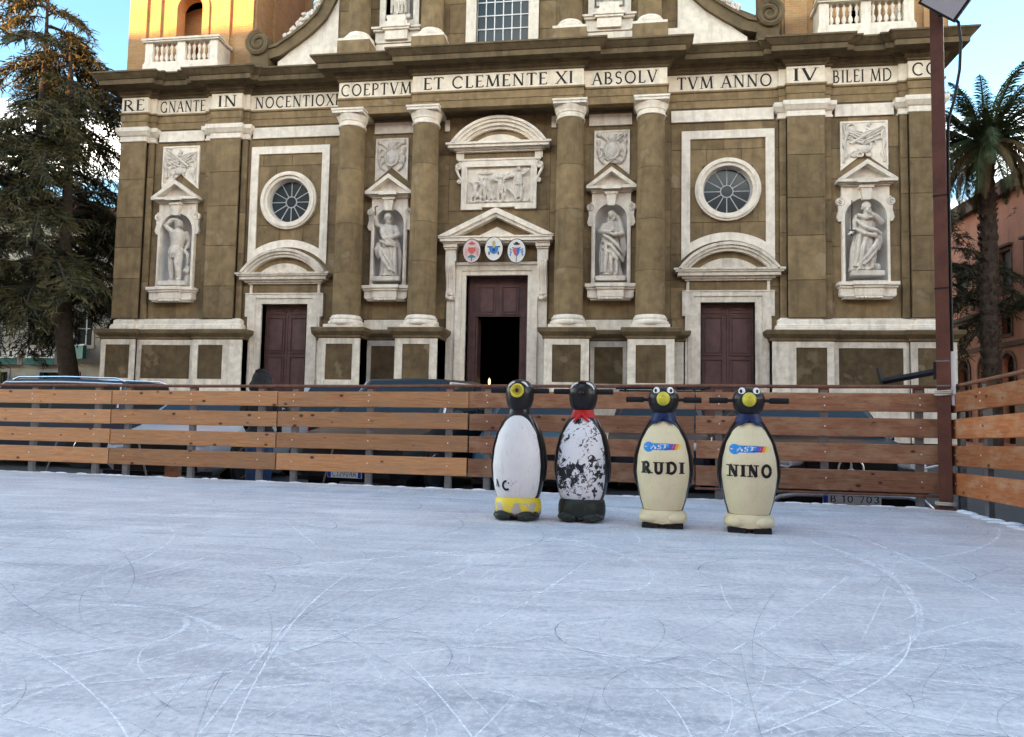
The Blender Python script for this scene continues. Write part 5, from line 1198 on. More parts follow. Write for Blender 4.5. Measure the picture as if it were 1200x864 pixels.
    # face
    if face == 'B':
        for s in (-1, 1): disc_eye(t, md, s*radians(34), 1.018, .027, .036, s*radians(32), (s*.002, -.002))
        bk = MB(); bk.lathe([(.048, 0), (.050, .012), (.047, .030), (.038, .046), (.023, .058), (.008, .064), (0, .065)], 0, 0, 24, 1, 1.06)
        bo_ = bk.build('beak', M['pbeak'], t, (0, -.098, .958), (radians(90), 0, 0))
        MB().tube([(-.032, .022, .050), (0, .018, .066), (.032, .022, .050)], .003, 5).build('mouth_line', M['pring'], bo_)
    elif face == 'A1':
        x, y, z = hsurf(md, 0, 1.01, -.005); rg = MB()
        rg.tube([(.044*cos(2*pi*k/24), 0, .046*sin(2*pi*k/24)) for k in range(25)], .011, 8)
        ro = rg.build('broken_beak_ring', M['pring'], t, (x, y-.012, z), (radians(-8), 0, 0))
        MB().lathe([(.042, 0), (.034, .004), (.018, .0), (.014, .03), (0, .036)], 0, 0, 20).build('beak_stump', M['pring'], ro, (0, .006, 0), (radians(90), 0, 0)); MB().ball((0, -.012, 0), (.018, .02, .018), 10, 8).build('hole', M['black'], ro)
        for s in (-1, 1):
            p = [hsurf(md, s*radians(a_), zz, .001) for a_, zz in ((46, 1.040), (40, 1.060), (30, 1.074), (20, 1.078))]; MB().tube(p, [.008, .016, .015, .008], 8, flat=.6).build('eye', M['white'], t)
    else:
        MB().ball((0, -.115, 1.0), (.022, .026, .018), 10, 8).build('beak', M['pblack'], t)
        for s in (-1, 1):
            p = [hsurf(md, s*radians(a_), zz, .001) for a_, zz in ((56, 1.030), (48, 1.056), (36, 1.072), (24, 1.080))]; MB().tube(p, [.008, .017, .016, .008], 8, flat=.6).build('eye', M['white'], t)
        MB().ball((0, -.045, 1.088), (.045, .05, .012), 10, 8).build('worn_patch', gloss('worn_brown', (.10, .05, .03), .5), t)
    # print on the belly
    yb = lambda o: (lambda x, z: bsurf(md, x, z, .0045+o))
    def fine(q, step=.02):
        out = []
        for k in q:
            (a, b_, c_, d_) = k; n = max(1, int(max(abs(b_[0]-a[0])+abs(b_[1]-a[1]), abs(c_[0]-d_[0])+abs(c_[1]-d_[1]))/step)+1)
            for i in range(n):
                f0, f1 = i/n, (i+1)/n; L2 = lambda p, r, f: (p[0]+(r[0]-p[0])*f, p[1]+(r[1]-p[1])*f); out.append([L2(a, b_, f0), L2(a, b_, f1), L2(d_, c_, f1), L2(d_, c_, f0)])
        return out
    if name:
        wn_ = sum(GLYPH[ch][0]+.36 for ch in name)-.36; kx = .296/wn_; xx = -.148
        for ch in name: letters('name_letter', M['black'], fine(text_quads(ch, xx, xx+GLYPH[ch][0]*kx, .404, .488, bold=2.5)), yb(.0032), be); xx += (GLYPH[ch][0]+.36)*kx
        lg = lambda nm, mat, q, o: letters(nm, mat, fine(q, .012), yb(o), be)
        cxq = lambda cx, cz, r, sx=1.: [[(cx+r*sx*cos(2*pi*k/16), cz+r*sin(2*pi*k/16)), (cx+r*sx*cos(2*pi*(k+1)/16), cz+r*sin(2*pi*(k+1)/16)), (cx, cz), (cx, cz)] for k in range(16)]
        par = lambda x0, x1, z0, z1, sk=.35: [[(x0+sk*(z0-.56), z0), (x1+sk*(z0-.56), z0), (x1+sk*(z1-.56), z1), (x0+sk*(z1-.56), z1)]]
        CY = bpy.data.materials.get('logo_cyan') or plain('logo_cyan', (.02, .28, .72), .4); NV = bpy.data.materials.get('logo_navy') or plain('logo_navy', (.02, .05, .25), .4)
        PU = bpy.data.materials.get('logo_violet') or plain('logo_violet', (.16, .10, .50), .4); RD = bpy.data.materials.get('logo_red') or plain('logo_red', (.60, .05, .10), .4)
        OR = bpy.data.materials.get('logo_orange') or plain('logo_orange', (.80, .35, .05), .4); YL = bpy.data.materials.get('logo_yellow') or plain('logo_yellow', (.80, .65, .10), .4)
        lg('logo_disc', CY, cxq(-.105, .598, .038)+par(-.10, .03, .575, .625), .0011)
        lg('logo_band', NV, par(-.085, .07, .582, .588)+par(-.06, .075, .616, .620), .0016)
        lg('logo_violet', PU, par(.03, .058, .578, .622), .0014); lg('logo_red', RD, par(.060, .078, .578, .622), .0014); lg('logo_orange', OR, par(.080, .096, .578, .622), .0014); lg('logo_yellow', YL, par(.098, .116, .580, .620), .0014)
        lg('logo_letters', M['white'], text_quads('AST', -.092, .028, .583, .618, bold=2.0, serif=False, gap=.10, skew=.3), .0022)
        lg('logo_trim', M['white'], par(-.075, -.03, .564, .572), .0016)
    if face == 'A1':
        for q in (text_quads('N', -.150, -.120, .255, .315, 2.2, False)[:2], text_quads('C', -.095, -.035, .235, .305, 2.4, False)[3:]): letters('worn_letter', M['black'], fine(q), yb(.0025), be)
    return t
def facing(x, y, off): return math.atan2(4.6188-x, -(-27.0-y))*1.0+radians(off)
P = [('A', 'white-bellied penguin skating aid with yellow feet and broken yellow beak ring', (3.80, -21.02), -11, 'pwhite', 'pfeet', None, 'A1', None),
     ('A', 'chipped black and white penguin skating aid with red scarf', (4.305, -20.98), -7, 'pchip', 'pfeetblk', 'pred', 'A2', None),
     ('B', 'cream-bellied penguin skating aid lettered RUDI with blue collar', (4.925, -21.14), -1, 'pcream', None, 'pblue', 'B', 'RUDI'),
     ('B', 'cream-bellied penguin skating aid lettered NINO with blue collar', (5.54, -21.22), 3, 'pcream', None, 'pblue', 'B', 'NINO')]
for md, lab, (x, y), off, be, fe, co, fa, nm in P:
    penguin(md, lab, (x, y, .001), math.atan2(4.6188-x, 27.0+y)*1.0+radians(off), be, fe, co, fa, nm)
# ------------------------------------------------------------------ parked cars
def paint(name, c, metal=.25): 
    m, N, L, b = nt(name); v = coords(N, L, 'obj'); L.new(mixn(N, L, noise(N, L, v, 3, 5), tuple(x*.8 for x in c), c), b.inputs['Base Color'])
    b.inputs['Metallic'].default_value = metal; b.inputs['Roughness'].default_value = .32; b.inputs['Coat Weight'].default_value = .2; b.inputs['Coat Roughness'].default_value = .05; b.inputs['Specular IOR Level'].default_value = .3; return m
CARGLASS = plain('car_window_glass', (.02, .026, .03), .04); LENS = plain('headlamp_lens', (.50, .53, .55), .12); TAIL = plain('tail_lamp_red', (.42, .012, .014), .2)
GRILL = plain('grille_black', (.012, .012, .013), .45); PLW = plain('plate_white', (.72, .73, .74), .4); PLB = plain('plate_blue', (.02, .06, .42), .4)
def car(lab, loc, rz, col, L_=4.3, W=1.76, Hh=1.5, belt=.95, hood=.86, plate=None, rails=None, trim=False, rack=False, star=False, suv=False, group='cars parked behind the rink fence'):
    t = thing('parked_car', lab, 'car', loc, rz, group); w = W/2; f = -L_/2; r = L_/2; pm = paint('car_paint_'+lab[:14].replace(' ', '_'), col)
    hl = L_*.25; wsb = f+hl; wst = f+hl+.72; rt = r-(.25 if suv else .75); rb_ = r-.08 if suv else r-.30
    def ring(y, hw, zl, zt, cr=.02):
        h = [(0, zl), (hw*.82, zl), (hw*.96, zl+.10), (hw, zl+.35*(zt-zl)), (hw*.985, zl+.68*(zt-zl)), (hw*.95, zt-.045), (hw*.86, zt), (hw*.4, zt+cr*.8), (0, zt+cr)]
        return [(x, y, z) for x, z in h]+[(-x, y, z) for x, z in reversed(h[1:-1])]
    st = [(f, w*.78, .30, hood-.26), (f+.05, w*.90, .24, hood-.16), (f+.25, w*.97, .20, hood-.07), (f+.7, w, .20, hood), (wsb, w, .20, belt), (0, w, .20, belt+.01), (r-.6, w, .20, belt+.03), (r-.2, w*.97, .22, belt+.02), (r-.04, w*.92, .26, belt-.08), (r, w*.84, .32, belt-.2)]
    mb = MB(); vs = []
    for y, hw, zl, zt in st: vs += ring(y, hw, zl, zt)
    n = 16; fs = [(j*n+k, (j+1)*n+k, (j+1)*n+(k+1) % n, j*n+(k+1) % n) for j in range(len(st)-1) for k in range(n)]
    mb.add(vs, fs, 0, True); mb.add(vs[:n], [tuple(range(n))]); mb.add(vs[-n:], [tuple(range(n-1, -1, -1))])
    wr = w*.78; wb = w*.93
    def gring(y, zr, wr_): h = [(wb, belt-.03), (wb*.5+wr_*.5+.02, belt+.52*(zr-belt)), (wr_, max(zr-.07, belt-.02)), (wr_*.9, zr-.012), (0, zr)]; return [(x, y, z) for x, z in h]+[(-x, y, z) for x, z in reversed(h[:-1])]
    gs = [gring(wsb-.02, belt+.02, wb*.95), gring(wst, Hh-.03, wr), gring((wst+rt)/2, Hh, wr), gring(rt, Hh-.04, wr*.97), gring(rb_, belt+.04, wb*.93)]
    vs = [p for g in gs for p in g]; n = 9; mb.add(vs, [(j*n+k, (j+1)*n+k, (j+1)*n+k+1, j*n+k+1) for j in range(4) for k in range(n-1)], 0, True)
    body = mb.build('body', pm, t, angle=32)
    def pane(nm, q, mat=CARGLASS): 
        a, b_, c_ = Vector(q[0]), Vector(q[1]), Vector(q[2]); nn = (b_-a).cross(c_-a).normalized()*.012
        return MB().add([tuple(Vector(p)+nn) for p in q]+[tuple(Vector(p)) for p in q], [tuple(range(len(q))), *[(i, i+len(q), (i+1) % len(q)+len(q), (i+1) % len(q)) for i in range(len(q))]]).build(nm, mat, t)
    z1 = Hh-.03; lerp = lambda a, b_, k: a+(b_-a)*k
    y0, y1 = wsb-.02, wst
    pane('windscreen', [(-wb*.86, lerp(y0, y1, .06), lerp(belt+.02, z1, .06)), (wb*.86, lerp(y0, y1, .06), lerp(belt+.02, z1, .06)), (wr*.84, lerp(y0, y1, .93), lerp(belt+.02, z1, .93)), (-wr*.84, lerp(y0, y1, .93), lerp(belt+.02, z1, .93))])
    y0, y1 = rb_, rt
    pane('rear_window', [(wb*.80, lerp(y0, y1, .10), lerp(belt+.04, z1, .10)), (-wb*.80, lerp(y0, y1, .10), lerp(belt+.04, z1, .10)), (-wr*.82, lerp(y0, y1, .9), lerp(belt+.04, z1, .9)), (wr*.82, lerp(y0, y1, .9), lerp(belt+.04, z1, .9))])
    ym = (wsb+rb_)/2+.1
    for s in (-1, 1):
        for a0, a1, c0, c1 in ((wsb+.22, ym-.04, wst+.06, ym-.04), (ym+.04, rb_-.28, ym+.04, rt-.06)):
            zb, zt = belt+.06, Hh-.13; xb, xt = wb*.985, (wb*.5+wr*.5+.02)*.30+wr*.70+.012
            q = [(s*xb, a0, zb), (s*xb, a1, zb), (s*xt, c1, zt), (s*xt, c0, zt)]
            pane('side_window', q if s > 0 else q[::-1])
        mr = MB().ball((s*(w+.10), wsb+.35, belt+.08), (.11, .06, .08), 10, 8); mr.build('wing_mirror', pm, t)
        x, z, y = s*w*.66, hood-.20, f+.06
        MB().ball((x, y+.03, z), (.20, .09, .085), 12, 8).build('headlamp', LENS, t)
        MB().ball((s*w*.76, r-.07, belt-.14), (.13, .07, .13), 10, 8).build('tail_lamp', TAIL, t)
        for yy in (f+.85, r-.85):
            wh = MB().lathe([(.20, -.11), (.32, -.11), (.345, -.06), (.345, .06), (.32, .11), (.20, .11)], 0, 0, 28).build('wheel', M['rubber'], t, (s*(w-.09), yy, .345), (0, pi/2, 0))
            rm = MB().lathe([(.235, .0), (.235, .105), (.22, .112), (.205, .10), (.205, .05), (.0, .045)], 0, 0, 24)
            for k in range(5):
                a = 2*pi*k/5; ca, sa = cos(a), sin(a); rm.add([(.04*ca-.045*sa, .04*sa+.045*ca, .085), (.04*ca+.045*sa, .04*sa-.045*ca, .085), (.215*ca+.03*sa, .215*sa-.03*ca, .10), (.215*ca-.03*sa, .215*sa+.03*ca, .10)], [(0, 1, 2, 3)])
            rm.lathe([(.06, .05), (.06, .10), (0, .105)], 0, 0, 16)
            ro = rm.build('rim', M['chrome'], wh); ro.rotation_euler = (0, 0, 0) if s > 0 else (pi, 0, 0)
            MB().lathe([(.36, -.01), (.40, -.01), (.40, .02), (.36, .02)], 0, 0, 28).build('wheel_arch', GRILL, t, (s*(w-.012), yy, .35), (0, pi/2, 0))
    MB().box(-w*.52, w*.52, f-.018, f+.05, hood-.30, hood-.14).box(-w*.70, w*.70, f-.012, f+.05, .26, .42).build('grille', GRILL, t)
    MB().box(-w*.92, w*.92, f+.04, f+.09, .20, .26).build('lip', GRILL, t)
    if star:
        e = MB(); zc = hood-.25; yy = f-.03
        e.tube([(.125*cos(2*pi*k/28), yy, zc+.125*sin(2*pi*k/28)) for k in range(29)], .011, 8)
        for k in range(3): a = pi/2+2*pi*k/3; e.tube([(0, yy-.006, zc), (.112*cos(a), yy, zc+.112*sin(a))], [.015, .006], 6)
        e.build('star_emblem', M['silver'], t)
        MB().tube([(-.82, f+.05, .22), (-.72, f-.01, .30), (-.55, f-.03, .335), (.55, f-.03, .335), (.72, f-.01, .30), (.82, f+.05, .22)], .024, 8).build('chrome_strip', M['silver'], t)
        gr = MB()
        for s in (-1, 1): gr.tube([(s*.62, f-.02, hood-.16), (s*.60, f-.03, hood-.22), (s*.64, f-.03, hood-.245), (s*.9, f+.06, hood-.19)], .012, 6)
        gr.build('grille_trim', M['silver'], t)
    if plate:
        txt, wd, z, it = plate; p = MB().box(-wd/2, wd/2, f-.050, f-.036, z-.055, z+.055).build('number_plate', PLW, t)
        MB().box(-wd/2+.004, -wd/2+.05, f-.0525, f-.0501, z-.05, z+.05).build('plate_band', PLB, p)
        if it: MB().box(wd/2-.05, wd/2-.004, f-.0525, f-.0501, z-.05, z+.05).build('plate_band', PLB, p)
        letters('plate_lettering', M['ink'], text_quads(txt, -wd/2+.07, wd/2-(.07 if it else .02), z-.036, z+.036, bold=1.1, serif=False, gap=.14), lambda x, zz: f-.0515, p)
    if rails:
        for s in (-1, 1):
            MB().tube([(s*wr*.93, wst+.12, Hh-.045), (s*wr*.94, wst+.26, Hh+.005), (s*wr*.94, (wst+rt)/2, Hh+.02), (s*wr*.94, rt-.2, Hh+.0), (s*wr*.92, rt-.02, Hh-.06)], .016, 8).build('roof_rail', M[rails], t)
    if rails == 'chrome' or trim:
        for s in (-1, 1):
            MB().tube([(s*(wb*.99), wsb+.18, belt+.04), (s*(wr+.015), wst+.02, Hh-.10), (s*(wr+.02), (wst+rt)/2, Hh-.085), (s*(wr+.01), rt-.05, Hh-.11), (s*wb*.97, rb_-.2, belt+.1)], .020, 6).build('window_trim', M['silver'], t)
    if rack:
        k = MB()
        for yy, dz in ((wst+.35, .0), (rt-.35, .0)):
            k = MB().tube([(-wr-.12, yy, Hh+.11), (wr+.12, yy, Hh+.11)], .022, 6); k.tube([(-wr*.92, yy, Hh-.03), (-wr*.92, yy, Hh+.11)], .02, 6); k.tube([(wr*.92, yy, Hh-.03), (wr*.92, yy, Hh+.11)], .02, 6); k.build('roof_bar', M['black'], t)
        k = MB().tube([(-wr-.1, wst+.2, Hh+.145), (wr+.22, wst+.4, Hh+.125)], .02, 6)
        k.build('ski_bar', M['black'], t); MB().tube([(.1, rt, Hh-.02), (.1, rt+.05, Hh+.12)], .008, 6).build('aerial', M['black'], t)
    return t
car('dark blue estate car with silver roof rails, side on at far left', (-6.75, -13.35, GZ), -pi/2, (.035, .055, .085), 4.65, 1.82, 1.70, 1.04, .98, rails='chrome', suv=True)
car('silver hatchback behind the second fence panel', (-1.92, -15.35, GZ), radians(4), (.50, .53, .57), 4.0, 1.70, 1.44, .92, .84)
car('black car with Italian plate and chrome window line behind third panel', (1.35, -15.30, GZ), radians(-9), (.022, .026, .032), 4.3, 1.80, 1.70, 1.02, .92, plate=('CJ290AR', .50, .31, True), trim=True, suv=True)
car('tall grey people carrier seen above the fence beside black car', (-1.66, -10.6, GZ), radians(3), (.42, .43, .44), 4.5, 1.84, 1.80, 1.06, .98, trim=True, suv=True)
car('teal blue hatchback behind the white penguins', (3.35, -15.1, GZ), radians(2), (.03, .11, .16), 4.0, 1.70, 1.42, .92, .84)
car('dark car with black roof rack behind the cream penguins', (5.27, -13.2, GZ), radians(-3), (.03, .035, .05), 4.3, 1.70, 1.56, .96, .88, rack=True, rails='black')
car('black car with star emblem and German plate beside the steel pole', (6.95, -16.35, GZ), radians(1), (.016, .018, .022), 4.5, 1.80, 1.44, .93, .86, plate=('B 10 703', .58, .30, False), star=True)

car('low black car just beyond the reddish fence at the right', (9.45, -20.9, GZ), radians(176), (.008, .008, .009), 4.4, 1.8, 1.40, .92, .84)  # guessed black car, added to darken the gaps of the right fence

# ------------------------------------------------------------------ person behind the fence
CLOTH = surf('black_jacket_cloth', (.016, .016, .018), (.028, .028, .03), 30, .9, .4, 90, .004, kind='obj'); JEANS = surf('blue_jeans', (.03, .06, .13), (.05, .085, .17), 20, .9, .3, 120, .003, kind='obj'); SKIN = plain('skin', (.40, .24, .17), .5)
pr = thing('person', 'person in black hooded jacket standing between the silver and black cars', 'person', (-.24, -17.38, GZ), radians(190))
b1 = MB(); Hp = 1.60
for s in (-1, 1):
    b1.tube([(s*.09, 0, .06), (s*.095, .01, .42), (s*.10, 0, .86)], [.055, .065, .09], 10); b1.ball((s*.095, -.06, .04), (.05, .13, .04), 10, 8)
    b1.tube([(s*.19, 0, 1.31), (s*.25, .02, 1.06), (s*.22, -.12, .88)], [.065, .055, .04], 10); b1.ball((s*.215, -.15, .85), (.04, .05, .055), 8, 6)
    for k in range(4): b1.tube([(s*(.20+.012*k), -.17, .83), (s*(.20+.012*k), -.19, .79), (s*(.195+.012*k), -.18, .76)], [.011, .010, .008], 5)
    b1.tube([(s*.19, -.15, .86), (s*.165, -.18, .83)], [.013, .010], 5)
b1.tube([(0, 0, .80), (0, 0, .95), (0, 0, 1.15), (0, .01, 1.32), (0, .01, 1.40)], [.16, .165, .185, .17, .07], 14, flat=.68); b1.tube([(0, .01, 1.36), (0, 0, 1.46)], [.06, .06], 10)
head(b1, (0, -.02, 1.50), .20)
remesh(b1, 'body', CLOTH, .016, 2, pr)
hd = MB().ball((0, .015, 1.52), (.135, .15, .165), 16, 12).ball((0, .04, 1.44), (.17, .15, .12), 14, 10).tube([(0, .08, 1.62), (0, .10, 1.60)], [.09, .05], 10)
remesh(hd, 'hood', CLOTH, .014, 2, pr)
jn = MB()
for s in (-1, 1): jn.tube([(s*.09, 0, .10), (s*.095, .01, .42), (s*.095, 0, .84)], [.075, .085, .105], 12)
jn.build('trousers', JEANS, pr)

# ------------------------------------------------------------------ trees
def leafmat(name, c1, c2, tr=.25):
    m, N, L, b = nt(name); v = coords(N, L, 'pos'); L.new(mixn(N, L, ramp(N, L, noise(N, L, v, 1.4, 4), [(.42, 0.), (.70, 1.)]), c1, c2), b.inputs['Base Color']); b.inputs['Roughness'].default_value = .65
    b.inputs['Specular IOR Level'].default_value = .25; return m
M['cedar'] = leafmat('cedar_needles', (.032, .035, .016), (.115, .094, .033)); M['bark'] = surf('cedar_bark', (.06, .045, .035), (.035, .027, .022), 6, .95, .8, 18, .03)
M['palm'] = leafmat('palm_leaflets', (.045, .07, .028), (.085, .11, .05)); M['palmdry'] = leafmat('dry_palm_fronds', (.16, .115, .05), (.10, .075, .04)); M['palmbark'] = surf('palm_trunk_bark', (.12, .09, .065), (.06, .046, .036), 5, .95, .9, 14, .03)
def cedar(lab, base, leaders, seed, R0=6.2, dens=1.0, zlo=4.0, name='cedar_tree', xmax=None):
    """leaders: list of trunk polylines; flat drooping boughs in tiers, needles as small blades hanging in sprays"""
    rs = random.Random(seed); t = thing(name, lab, 'tree', base); tr = MB(); bx = base
    for pts, r0 in leaders: tr.tube([tuple(p) for p in pts], [r0*(1-.88*i/(len(pts)-1)) for i in range(len(pts))], 12)
    V = []; Fc = []
    def blade(p, d, ln, w):
        s_ = d.cross(Vector((rs.uniform(-1, 1), rs.uniform(-1, 1), rs.uniform(-1, 1))))
        if s_.length < 1e-4: return
        s_.normalize(); o = len(V); e = p+d*ln
        V.extend([tuple(p-s_*w*.5), tuple(p+s_*w*.5), tuple(e+s_*w*.18), tuple(e-s_*w*.18)]); Fc.append((o, o+1, o+2, o+3))
    for pts, r0 in leaders:
        pts = [Vector(p) for p in pts]; top = pts[-1].z; low = pts[0].z
        nb = int((top-max(low, zlo))*5.6*dens)
        for i in range(nb):
            z = max(low, zlo)+(top-max(low, zlo))*(i+rs.random())/nb
            for k in range(len(pts)-1):
                if pts[k].z <= z <= pts[k+1].z: f = (z-pts[k].z)/(pts[k+1].z-pts[k].z); c = pts[k].lerp(pts[k+1], f)
            hh = (top-z)/(top-zlo); ln = R0*(.20+.80*min(1, hh*1.5)**.75)*rs.uniform(.55, 1.10); a = rs.uniform(0, 2*pi)
            ln = min(ln, (xmax-c.x)/cos(a)) if xmax is not None and cos(a) > .15 else ln
            rise = rs.uniform(.06, .32); P_ = []; n = 9; d = Vector((cos(a), sin(a), 0)); cv = rs.uniform(-.25, .25)
            for j in range(n):
                s_ = j/(n-1); aa = a+cv*s_; dd = Vector((cos(aa), sin(aa), 0)); P_.append(c+dd*(ln*s_)+Vector((0, 0, ln*(rise*s_-.56*s_**2.2))))
            tr.tube([tuple(p) for p in P_], [.085*(ln/6)*(1-.85*j/(n-1))+.012 for j in range(n)], 5, cap=False)
            tw = int((42*ln/5+9)*dens)
            for q in range(tw):
                s_ = .22+.78*(q+rs.random())/tw; x = s_*(n-1); j = min(int(x), n-2); p = P_[j].lerp(P_[j+1], x-j); dirb = (P_[j+1]-P_[j]).normalized()
                sd = dirb.cross(Vector((0, 0, 1))).normalized()*rs.choice((-1, 1)); tl = (.45+.9*rs.random())*(.5+.5*(1-s_)+.25)*min(1, ln/3.5+.3)
                g = (dirb*rs.uniform(.4, 1.)+sd*rs.uniform(.5, 1.1)+Vector((0, 0, rs.uniform(-.25, .12)))).normalized()
                m_ = int(9+tl*11)
                for u in range(m_):
                    f = u/m_; pp = p+g*(tl*f)+Vector((0, 0, -.32*tl*f*f))+Vector((rs.gauss(0, .05), rs.gauss(0, .05), rs.gauss(0, .035)))
                    bd = (g*.7+Vector((rs.uniform(-.9, .9), rs.uniform(-.9, .9), rs.uniform(-1.05, .30)))).normalized(); blade(pp, bd, rs.uniform(.18, .42), rs.uniform(.032, .07))
    inv = Vector(base)
    for p in range(len(tr.v)): tr.v[p] = tuple(Vector(tr.v[p])-inv)
    tr.build('trunk', M['bark'], t)
    me = bpy.data.meshes.new('crown'); me.from_pydata([(a-inv.x, b_-inv.y, c_-inv.z) for a, b_, c_ in V], [], Fc); me.materials.append(M['cedar']); me.update(); obj('crown', me, t); return t
cb_ = (-17.9, 1.2, GZ)
cedar('large dark cedar with drooping boughs left of the church, top catching sunlight', cb_,
      [([(-17.9, 1.2, GZ), (-17.95, 1.1, 1.5), (-18.35, .9, 4.3), (-18.3, .7, 7), (-18.25, .6, 10), (-18.4, .6, 13.5), (-18.6, .7, 16.2)], .46),
       ([(-18.35, .9, 4.3), (-19.0, .5, 6.2), (-19.45, .3, 8.5), (-19.4, .2, 12), (-19.25, .1, 15), (-19.2, 0, 18.2)], .34)], 4, 6.2, .86, 4.9, xmax=-15.75)
cedar('dark cedar behind the palm at right', (26.5, 15.0, GZ), [([(26.5, 15, GZ), (26.4, 15, 4), (26.6, 15, 9), (26.5, 15, 13.5)], .45)], 9, 7.5, .7, 6.0)
cedar('dark cedar between church and palm, low boughs over pink building', (21.2, 16.0, GZ), [([(21.2, 16, GZ), (21.1, 16, 4), (21.2, 16, 9), (21.2, 16, 13.0)], .40)], 17, 5.0, .7, 7.5)
cedar('dark conifer far left behind the large cedar', (-29.5, 7.5, GZ), [([(-29.5, 7.5, GZ), (-29.5, 7.5, 5), (-29.3, 7.5, 10), (-29.4, 7.5, 15.0)], .42)], 23, 6.5, .6, 6.0)

palm = thing('palm_tree', 'date palm with shaggy trunk and full crown right of the pole', 'tree', (19.05, 5.2, GZ))
rs = random.Random(31); tk = MB(); pts = []; rr = []
for k in range(60): z = 12.6*k/59; pts.append((.03*sin(k*.2), 0, z)); rr.append(.295*(1+.25*max(0, 1-k/8)+.35*max(0, (k-52)/7))+(.028 if k % 2 else -.012))
tk.tube(pts, rr, 18, flat=1, sm=False)
for k in range(420):
    z = rs.uniform(.4, 12.4); a = rs.uniform(0, 2*pi); r = .30; tk.tube([(r*cos(a), r*sin(a), z), ((r+.07)*cos(a), (r+.07)*sin(a), z+.10)], [.05, .02], 4, cap=False, sm=False)
tk.build('trunk', M['palmbark'], palm)
def frond(mb, ln, el, az, dr, lf=.62):
    d = Vector((cos(az), sin(az), 0)); p = Vector((0, 0, 12.6))+d*.25; e = el; P_ = [p.copy()]; n = 16
    for j in range(n):
        p = p+(d*cos(e)+Vector((0, 0, sin(e))))*(ln/n); e -= dr/n*(.5+1.3*j/n); P_.append(p.copy())
    mb.tube([tuple(q) for q in P_], [.045*(1-.85*j/n)+.006 for j in range(n+1)], 4, cap=False)
    sd = Vector((-d.y, d.x, 0)); V = []; F_ = []; k = 44
    for j in range(k):
        s_ = .10+.88*j/k; x = s_*n; i = min(int(x), n-1); q = P_[i].lerp(P_[i+1], x-i); tg = (P_[i+1]-P_[i]).normalized(); up_ = sd.cross(tg)
        l = lf*ln/4.2*sin(pi*min(1, .12+s_*.88))**.6*rs.uniform(.8, 1.1)
        for s in (-1, 1):
            g = (sd*s*.8+tg*.75+up_*rs.uniform(-.05, .45)).normalized(); e_ = q+g*l+Vector((0, 0, -.22*l)); w = tg*.024; mm = q+g*l*.5
            o = len(V); V += [tuple(q-w), tuple(q+w), tuple(mm+w*1.1), tuple(mm-w*1.1), tuple(e_)]; F_ += [(o, o+1, o+2, o+3), (o+3, o+2, o+4)]
    mb.add(V, F_)
cr = MB()
for i in range(78):
    f = i/78; el = radians(86-112*f**.85+rs.uniform(-7, 7)); frond(cr, rs.uniform(3.1, 3.9)*(.95 if f < .15 else 1), el, i*2.399963+rs.uniform(-.2, .2), radians(rs.uniform(48, 85)))
cr.build('crown', M['palm'], palm)
dy = MB()
for i in range(26): frond(dy, rs.uniform(2.4, 3.4), radians(rs.uniform(-50, -10)), rs.uniform(0, 2*pi), radians(rs.uniform(40, 80)), .45)
dy.build('dry_skirt', M['palmdry'], palm)

# ------------------------------------------------------------------ neighbouring buildings
M['pink'] = surf('salmon_plaster', (.60, .27, .175), (.52, .225, .145), 1.2, .9, .2, 40, .006, streak=(.28, .12, .085), st=.4)
M['pinktrim'] = surf('brown_trim_plaster', (.17, .105, .075), (.12, .075, .055), 3, .9, .2)
M['shutter'] = plain('dark_window_shutter', (.045, .04, .035), .6)
bp = thing('salmon_building', 'salmon pink palazzo with arched ground floor behind the palm', 'building', (24.0, 22.0, GZ), -pi/2+.035)
# local x runs along the facade towards the viewer, front is local -Y (faces the church)
HL = 34.0
hl_ = []; ax_ = [2.35+2.35*k for k in range(13)]
wins = []
for x in ax_:
    hl_.append(archpoly(x, .62, .3, 4.35)); hl_.append([(x-.42, 5.95), (x+.42, 5.95), (x+.42, 7.0), (x-.42, 7.0)]); hl_.append([(x-.52, 8.2), (x+.52, 8.2), (x+.52, 10.3), (x-.52, 10.3)])
w_ = MB().plate([(0, 0), (HL, 0), (HL, 13.2), (0, 13.2)], hl_, 0, .4).box(.0, .4, .401, 14, 0, 13.2).box(0.4, HL, 13.6, 14, 0, 13.2).build('wall', M['pink'], bp)
MB().box(-.3, HL+.3, -.4, 14.2, 13.2, 13.5).box(-.1, HL, 0, 14, 13.5, 14.2).build('roof', M['pinktrim'], bp)
lg_ = MB()
for z0, z1, p in ((5.30, 5.55, .14), (7.20, 7.42, .22), (7.02, 7.19, .10)): lg_.box(-p, HL, -p, -.001, z0, z1)
for k in range(24): lg_.box(-.02, HL, -.012, -.002, .5+.2*k, .515+.2*k) if k < 0 else None
lg_.build('string_course', M['pinktrim'], bp)
